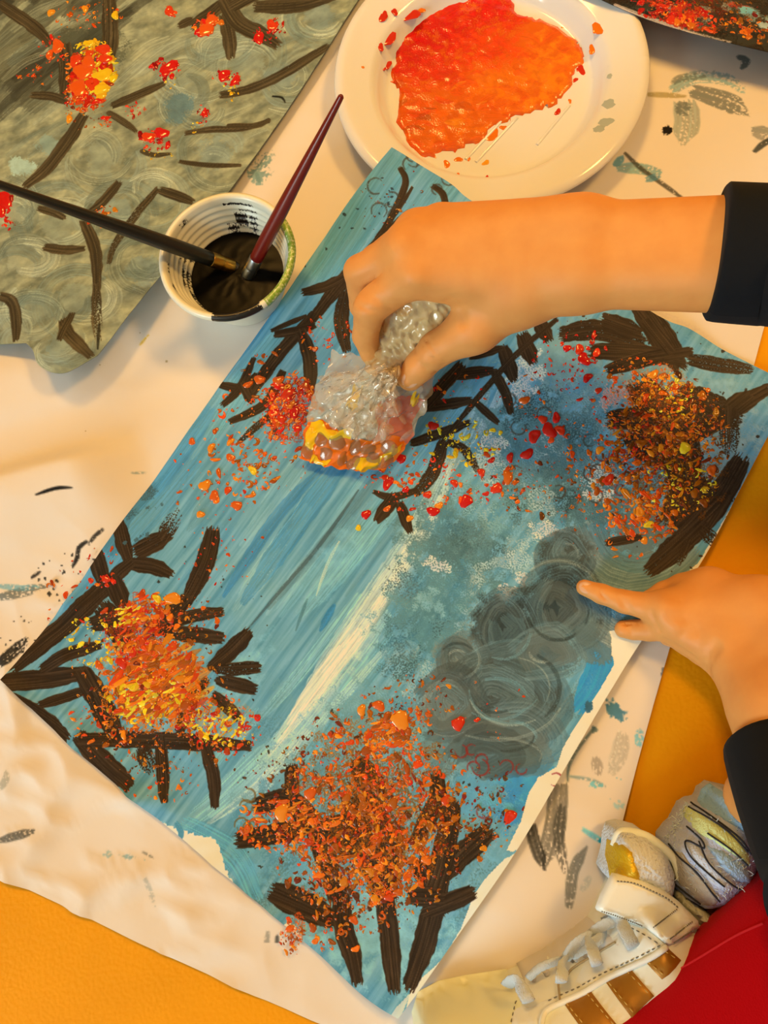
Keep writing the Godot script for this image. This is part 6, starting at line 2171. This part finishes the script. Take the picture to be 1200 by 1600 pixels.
# ------------------------------------------------------------------ crumpled bubble wrap in the right hand
func wrap_height(u: float, v: float) -> float:
	# u 0..1 across (left to right), v 0..1 from the lower edge to the pinch
	var pinch := Vector2(0.60, 0.92)
	var d := Vector2(u, v).distance_to(pinch)
	var h := 0.009 + 0.034 * exp(-d * d / 0.16) + 0.010 * sstep(0.0, 0.35, v)
	h += 0.0030 * nz.get_noise_2d(u * 0.35 + 4.0, v * 0.35) + 0.0022 * nz2.get_noise_2d(u * 0.14, v * 0.14 + 2.0)
	# folds run out from the pinch
	var a := atan2(v - pinch.y, u - pinch.x)
	h += 0.0022 * sin(a * 9.0) * clampf(d * 2.0, 0.0, 1.0) * sstep(0.1, 0.4, v)
	return h

func wrap_point(u: float, v: float, lift := 0.0) -> Vector3:
	# corners in the photograph: lower left, lower right, upper right, upper left
	var ll := Vector2(470, 716)
	var lr := Vector2(604, 736)
	var ur := Vector2(684, 572)
	var ul := Vector2(522, 548)
	# sides bulge
	var q := (ll * (1.0 - u) + lr * u) * (1.0 - v) + (ul * (1.0 - u) + ur * u) * v
	q.x += (-10.0 * sin(PI * v)) * (1.0 - u) + 14.0 * sin(PI * v) * u
	q.y += 7.0 * sin(PI * u) * (1.0 - v)
	q += Vector2(nz.get_noise_2d(u * 0.6, v * 0.6 + 7.0), nz.get_noise_2d(u * 0.6 + 9.0, v * 0.6)) * 7.0
	return P(q.x, q.y, wrap_height(u, v) + lift)

func film_material(alpha: float, c: Color) -> StandardMaterial3D:
	var m := StandardMaterial3D.new()
	m.albedo_color = Color(c.r, c.g, c.b, alpha)
	m.transparency = BaseMaterial3D.TRANSPARENCY_ALPHA
	m.roughness = 0.07
	m.metallic_specular = 0.6
	m.cull_mode = BaseMaterial3D.CULL_DISABLED
	return m

func crumple_grid(nu: int, nv: int, f: Callable) -> ArrayMesh:
	var mb := MB.new()
	for j in nv:
		for i in nu:
			mb.add(f.call(float(i) / (nu - 1), float(j) / (nv - 1)), Vector3.UP, Vector2(float(i) / (nu - 1), float(j) / (nv - 1)))
	for j in nv - 1:
		for i in nu - 1:
			var k := j * nu + i
			mb.quad(k, k + nu, k + nu + 1, k + 1)
	mb.smooth()
	return mb.mesh()

func build_wrap() -> void:
	var root := thing("bubble_wrap", P(560, 690, 0.004), "crumpled clear bubble wrap pad, orange with paint, pinched in the fingers", "bubble wrap")
	var clear := film_material(0.34, Color(1.0, 0.90, 0.74))
	var film := wpart("film", crumple_grid(60, 60, func(u, v): return wrap_point(u, v)), clear, root, root)
	# paint on the lower face and spots of it further up
	var om := glossy(rgb(238, 104, 12), 0.22)
	var ym := glossy(rgb(246, 176, 16), 0.22)
	var pk := film_material(0.55, Color(0.92, 0.42, 0.26))
	wpart("paint_coat", crumple_grid(44, 16, func(u, v): return wrap_point(u, v * (0.34 - 0.08 * u + 0.04 * sin(u * 9.0)), 0.0006 + 0.0006 * absf(nz2.get_noise_2d(u * 0.5, v * 0.2)))), om, root, root)
	wpart("paint_smear", crumple_grid(16, 22, func(u, v): return wrap_point(0.62 + 0.35 * u + 0.04 * sin(v * 7.0), 0.22 + 0.46 * v, 0.0005)), pk, root, root)
	for s in [[0.02, 0.24, 0.42, 0.10], [0.02, 0.10, 0.10, 0.18], [0.30, 0.52, 0.09, 0.20], [0.60, 0.00, 0.26, 0.11], [0.86, 0.10, 0.10, 0.14], [0.10, 0.00, 0.22, 0.05], [0.84, 0.62, 0.08, 0.08]]:
		var ss = s
		wpart("paint_smear", crumple_grid(12, 8, func(u, v): return wrap_point(ss[0] + ss[2] * u, ss[1] + ss[3] * v + 0.02 * sin(u * 8.0), 0.0012 + 0.0010 * sin(PI * u) * sin(PI * v))), ym, root, root)
	# bubbles in a honeycomb, each one its own cap
	var capm := []
	var rngb := RandomNumberGenerator.new()
	rngb.seed = 90
	var bub := MB.new()
	var seg := 16
	for i in 5:
		var t := i / 4.0
		for j in seg:
			var a := TAU * j / seg
			bub.add(Vector3(cos(a) * cos(t * PI * 0.5), 0.5 * sin(t * PI * 0.5), sin(a) * cos(t * PI * 0.5)), Vector3.UP)
	for i in 4:
		for j in seg:
			bub.quad(i * seg + j, i * seg + (j + 1) % seg, (i + 1) * seg + (j + 1) % seg, (i + 1) * seg + j)
	bub.smooth()
	var bmesh := bub.mesh()
	var bclear := film_material(0.26, Color(0.97, 0.93, 0.88))
	var bpaint := film_material(0.42, Color(0.52, 0.46, 0.34))
	bpaint.roughness = 0.15
	var row := 0
	var v := 0.09
	while v < 0.97:
		var u := 0.08 + (0.085 if row % 2 else 0.0)
		while u < 0.98:
			var d := Vector2(u, v).distance_to(Vector2(0.60, 0.92))
			if d > 0.16 and rngb.randf() < (1.0 if v < 0.3 else 0.86):
				var p := wrap_point(u, v)
				var px := wrap_point(u + 0.02, v) - p
				var pz := wrap_point(u, v + 0.02) - p
				var nn := px.cross(pz).normalized()
				if nn.y < 0.0:
					nn = -nn
				var ax := px.normalized()
				var az := ax.cross(nn).normalized()
				ax = nn.cross(az).normalized()
				var r := 0.0058 * rngb.randf_range(0.85, 1.1) * (1.0 if v < 0.3 else rngb.randf_range(0.7, 1.0))
				var b := wpart("bubble", bmesh, bpaint if v < 0.30 - 0.06 * u else bclear, film, root)
				b.transform = Transform3D(Basis(ax * r, nn * r * 0.5, az * r), p + nn * (0.0006 if v < 0.3 else 0.0))
			u += 0.17
		v += 0.13
		row += 1
	# crumpled upper layers gathered to the fingers
	var haze := film_material(0.27, Color(1.0, 0.92, 0.78))
	for k in 3:
		var kk := k
		wpart("crumpled_fold", crumple_grid(26, 26, func(u, vv): return fold_point(kk, u, vv)), haze, root, root)
	# the gathered tail between index finger and thumb
	var tail := smooth_line([mm(598, 590, 44), mm(612, 556, 50), mm(632, 522, 58), mm(652, 490, 67), mm(672, 455, 74)], 14)
	var tr := []
	for i in tail.size():
		var t := float(i) / (tail.size() - 1)
		tr.append(Vector2(lerpf(0.0100, 0.0135, t), 0.0085))
	wpart("gathered_tail", tube_mesh(tail, tr, 60, Vector3.UP, func(t: float, a: float) -> float: return 0.82 + 0.34 * absf(sin(a * 3.5 + t * 4.0 + 1.3 * nz2.get_noise_2d(t * 0.2, a * 0.02))) + 0.12 * nz2.get_noise_2d(t * 0.35, a * 0.06) + 0.06 * absf(sin(t * 23.0 + a * 4.0))), film_material(0.5, Color(0.97, 0.82, 0.56)), root, root)

func fold_point(k: int, u: float, v: float) -> Vector3:
	# a fan of film from the pinch, lying on the pad
	var c: Vector2 = [Vector2(0.10, 0.62), Vector2(0.36, 0.36), Vector2(0.62, 0.30), Vector2(0.90, 0.56)][k]
	var w: float = [0.30, 0.34, 0.30, 0.24][k]
	var pinch := Vector2(0.60, 0.94)
	var ax := (c - pinch)
	var side := Vector2(-ax.y, ax.x).normalized()
	var q := pinch + ax * v * 1.05 + side * (u - 0.5) * w * (0.25 + v) 
	q += Vector2(nz.get_noise_2d(u * 0.7 + k * 3.0, v * 0.7), nz.get_noise_2d(u * 0.7, v * 0.7 + k * 5.0)) * 0.05
	var lift := 0.004 + 0.006 * sin(PI * clampf(v, 0.0, 1.0)) + 0.0035 * sin(u * 14.0 + k) * v + 0.004 * nz2.get_noise_2d(u * 0.2 + k, v * 0.2)
	return wrap_point(clampf(q.x, -0.05, 1.05), clampf(q.y, 0.0, 1.05), maxf(lift, 0.001))

func build_objects() -> void:
	build_plate()
	build_cup()
	build_person()
	build_wrap()

# ------------------------------------------------------------------ the room
func box(sx: float, sy: float, sz: float) -> BoxMesh:
	var b := BoxMesh.new()
	b.size = Vector3(sx, sy, sz)
	return b

func build_room() -> void:
	var fm := mat(rgb(236, 164, 8), 0.6, 0.25)
	fm.albedo_color = Color.WHITE
	var fc := Color(0.83, 0.375, 0.002)
	fm.albedo_texture = noise_tex(0.006, 41, (fc * 0.93).linear_to_srgb(), (fc * 1.05).linear_to_srgb(), 512)
	fm.uv1_triplanar = true
	fm.uv1_world_triplanar = true
	fm.uv1_scale = Vector3.ONE * 3.0
	fm.normal_enabled = true
	fm.normal_texture = noise_tex(0.2, 42, Color.BLACK, Color.WHITE, 512, true, 1.2, 2)
	fm.normal_scale = 0.25
	structure("floor", box(5.5, 0.1, 6.2), fm, Vector3(0.35, -0.05, 0))
	var wm := mat(rgb(206, 180, 150), 0.85)
	structure("wall_north", box(5.5, 2.6, 0.1), wm, Vector3(0.35, 1.3, -3.05))
	structure("wall_south", box(5.5, 2.6, 0.1), wm, Vector3(0.35, 1.3, 3.05))
	structure("wall_east", box(0.1, 2.6, 6.0), wm, Vector3(3.0, 1.3, 0))
	# west wall with an opening for the window
	var ww := CSGCombiner3D.new()
	ww.name = "wall_west"
	add_child(ww)
	ww.position = Vector3(-2.3, 1.3, 0)
	ww.set_meta("kind", "structure")
	var w0 := CSGBox3D.new()
	w0.size = Vector3(0.1, 2.6, 6.0)
	w0.material = wm
	ww.add_child(w0)
	var w1 := CSGBox3D.new()
	w1.operation = CSGShape3D.OPERATION_SUBTRACTION
	w1.size = Vector3(0.3, 1.3, 1.3)
	w1.material = wm
	ww.add_child(w1)
	w1.position = Vector3(0, -0.18, 2.05)
	structure("ceiling", box(5.5, 0.1, 6.2), mat(rgb(226, 200, 170), 0.9), Vector3(0.35, 2.65, 0))

func daylight_window(at: Vector3, _turn: float) -> void:
	var root := Node3D.new()
	root.name = "window_1"
	add_child(root)
	root.position = at + Vector3(-0.05, 0, 0)
	root.set_meta("kind", "structure")
	var fm := mat(rgb(240, 236, 228), 0.5)
	for s in [-1, 1]:
		part("window_frame", box(0.07, 1.3, 0.06), fm, root, Vector3(0, 0, 0.62 * s))
		part("window_frame", box(0.07, 0.06, 1.3), fm, root, Vector3(0, 0.62 * s, 0))
	part("window_bar", box(0.05, 1.2, 0.04), fm, root)
	var gm := StandardMaterial3D.new()
	gm.albedo_color = Color(0.9, 0.92, 0.93)
	gm.emission_enabled = true
	gm.emission = Color(0.95, 1.0, 0.97)
	gm.emission_energy_multiplier = 3.0
	for s in [-1, 1]:
		part("window_pane", box(0.01, 1.18, 0.57), gm, root, Vector3(-0.02, 0, 0.305 * s))
	var l := AreaLight3D.new()
	l.name = "window_light"
	l.area_size = Vector2(1.2, 1.2)
	l.light_color = Color(0.92, 1.0, 1.0)
	l.light_energy = WINDOW_ENERGY
	l.area_range = 12.0
	l.area_attenuation = 2.0
	l.shadow_enabled = true
	root.add_child(l)
	l.position = Vector3(0.06, 0, 0)
	l.rotation_degrees.y = -90.0

const WINDOW_ENERGY := 7.4

func _ready() -> void:
	solve_camera()
	var cam := Camera3D.new()
	cam.name = "camera"
	add_child(cam)
	cam.transform = Transform3D(Basis(cam_r, -cam_d, -cam_f), cam_pos)
	cam.fov = rad_to_deg(2.0 * atan(800.0 / F_PX))
	cam.near = 0.02
	cam.far = 20.0
	cam.current = true
	var we := WorldEnvironment.new()
	we.name = "environment"
	var env := Environment.new()
	env.background_mode = Environment.BG_COLOR
	env.background_color = Color(0, 0, 0)
	env.tonemap_mode = Environment.TONE_MAPPER_LINEAR
	env.tonemap_exposure = 0.9
	env.sdfgi_enabled = true
	env.ssao_enabled = true
	env.ssil_enabled = true
	we.environment = env
	add_child(we)
	# warm pendant lamps beyond the plate; daylight from a window to the left, behind the viewer
	pendant_lamp(Vector3(-0.40, 1.75, -1.10), Vector2(0.34, 0.34), Color(1.0, 0.745, 0.37), 2.15, "warm square pendant lamp hanging left of the other one")
	pendant_lamp(Vector3(1.05, 1.75, -0.75), Vector2(0.34, 0.34), Color(1.0, 0.745, 0.37), 2.3, "warm square pendant lamp hanging right of the other one")
	daylight_window(Vector3(-2.25, 1.12, 2.05), 0.0)
	make_noises()
	make_palettes()
	make_dab_meshes()
	init_surfaces()
	build_room()
	build_cover()
	build_main_picture()
	build_grey_picture()
	build_dark_picture()
	build_objects()

func pendant_lamp(at: Vector3, size: Vector2, c: Color, energy: float, label: String) -> void:
	var root := thing("pendant_lamp", at, label, "lamp")
	part("frame", box(size.x + 0.06, 0.04, size.y + 0.06), mat(rgb(230, 228, 224), 0.5), root)
	part("cord", tube_mesh([Vector3(0, 0.02, 0), Vector3(0, 0.4, 0), Vector3(0, 2.6 - at.y, 0)], [0.004, 0.004, 0.004], 10, Vector3.RIGHT), mat(rgb(40, 38, 36), 0.6), root)
	part("canopy", tube_mesh([Vector3(0, 2.57 - at.y, 0), Vector3(0, 2.6 - at.y, 0)], [0.05, 0.05], 24, Vector3.RIGHT), mat(rgb(230, 228, 224), 0.5), root)
	var gm := StandardMaterial3D.new()
	gm.albedo_color = Color(0.9, 0.9, 0.9)
	gm.emission_enabled = true
	gm.emission = c
	gm.emission_energy_multiplier = 6.0
	part("diffuser", box(size.x, 0.01, size.y), gm, root, Vector3(0, -0.024, 0))
	var l := AreaLight3D.new()
	l.name = "light"
	l.area_size = size
	l.light_color = c
	l.light_energy = energy
	l.area_range = 12.0
	l.area_attenuation = 2.0
	l.shadow_enabled = true
	root.add_child(l)
	l.position = Vector3(0, -0.035, 0)
	l.rotation_degrees.x = -90.0
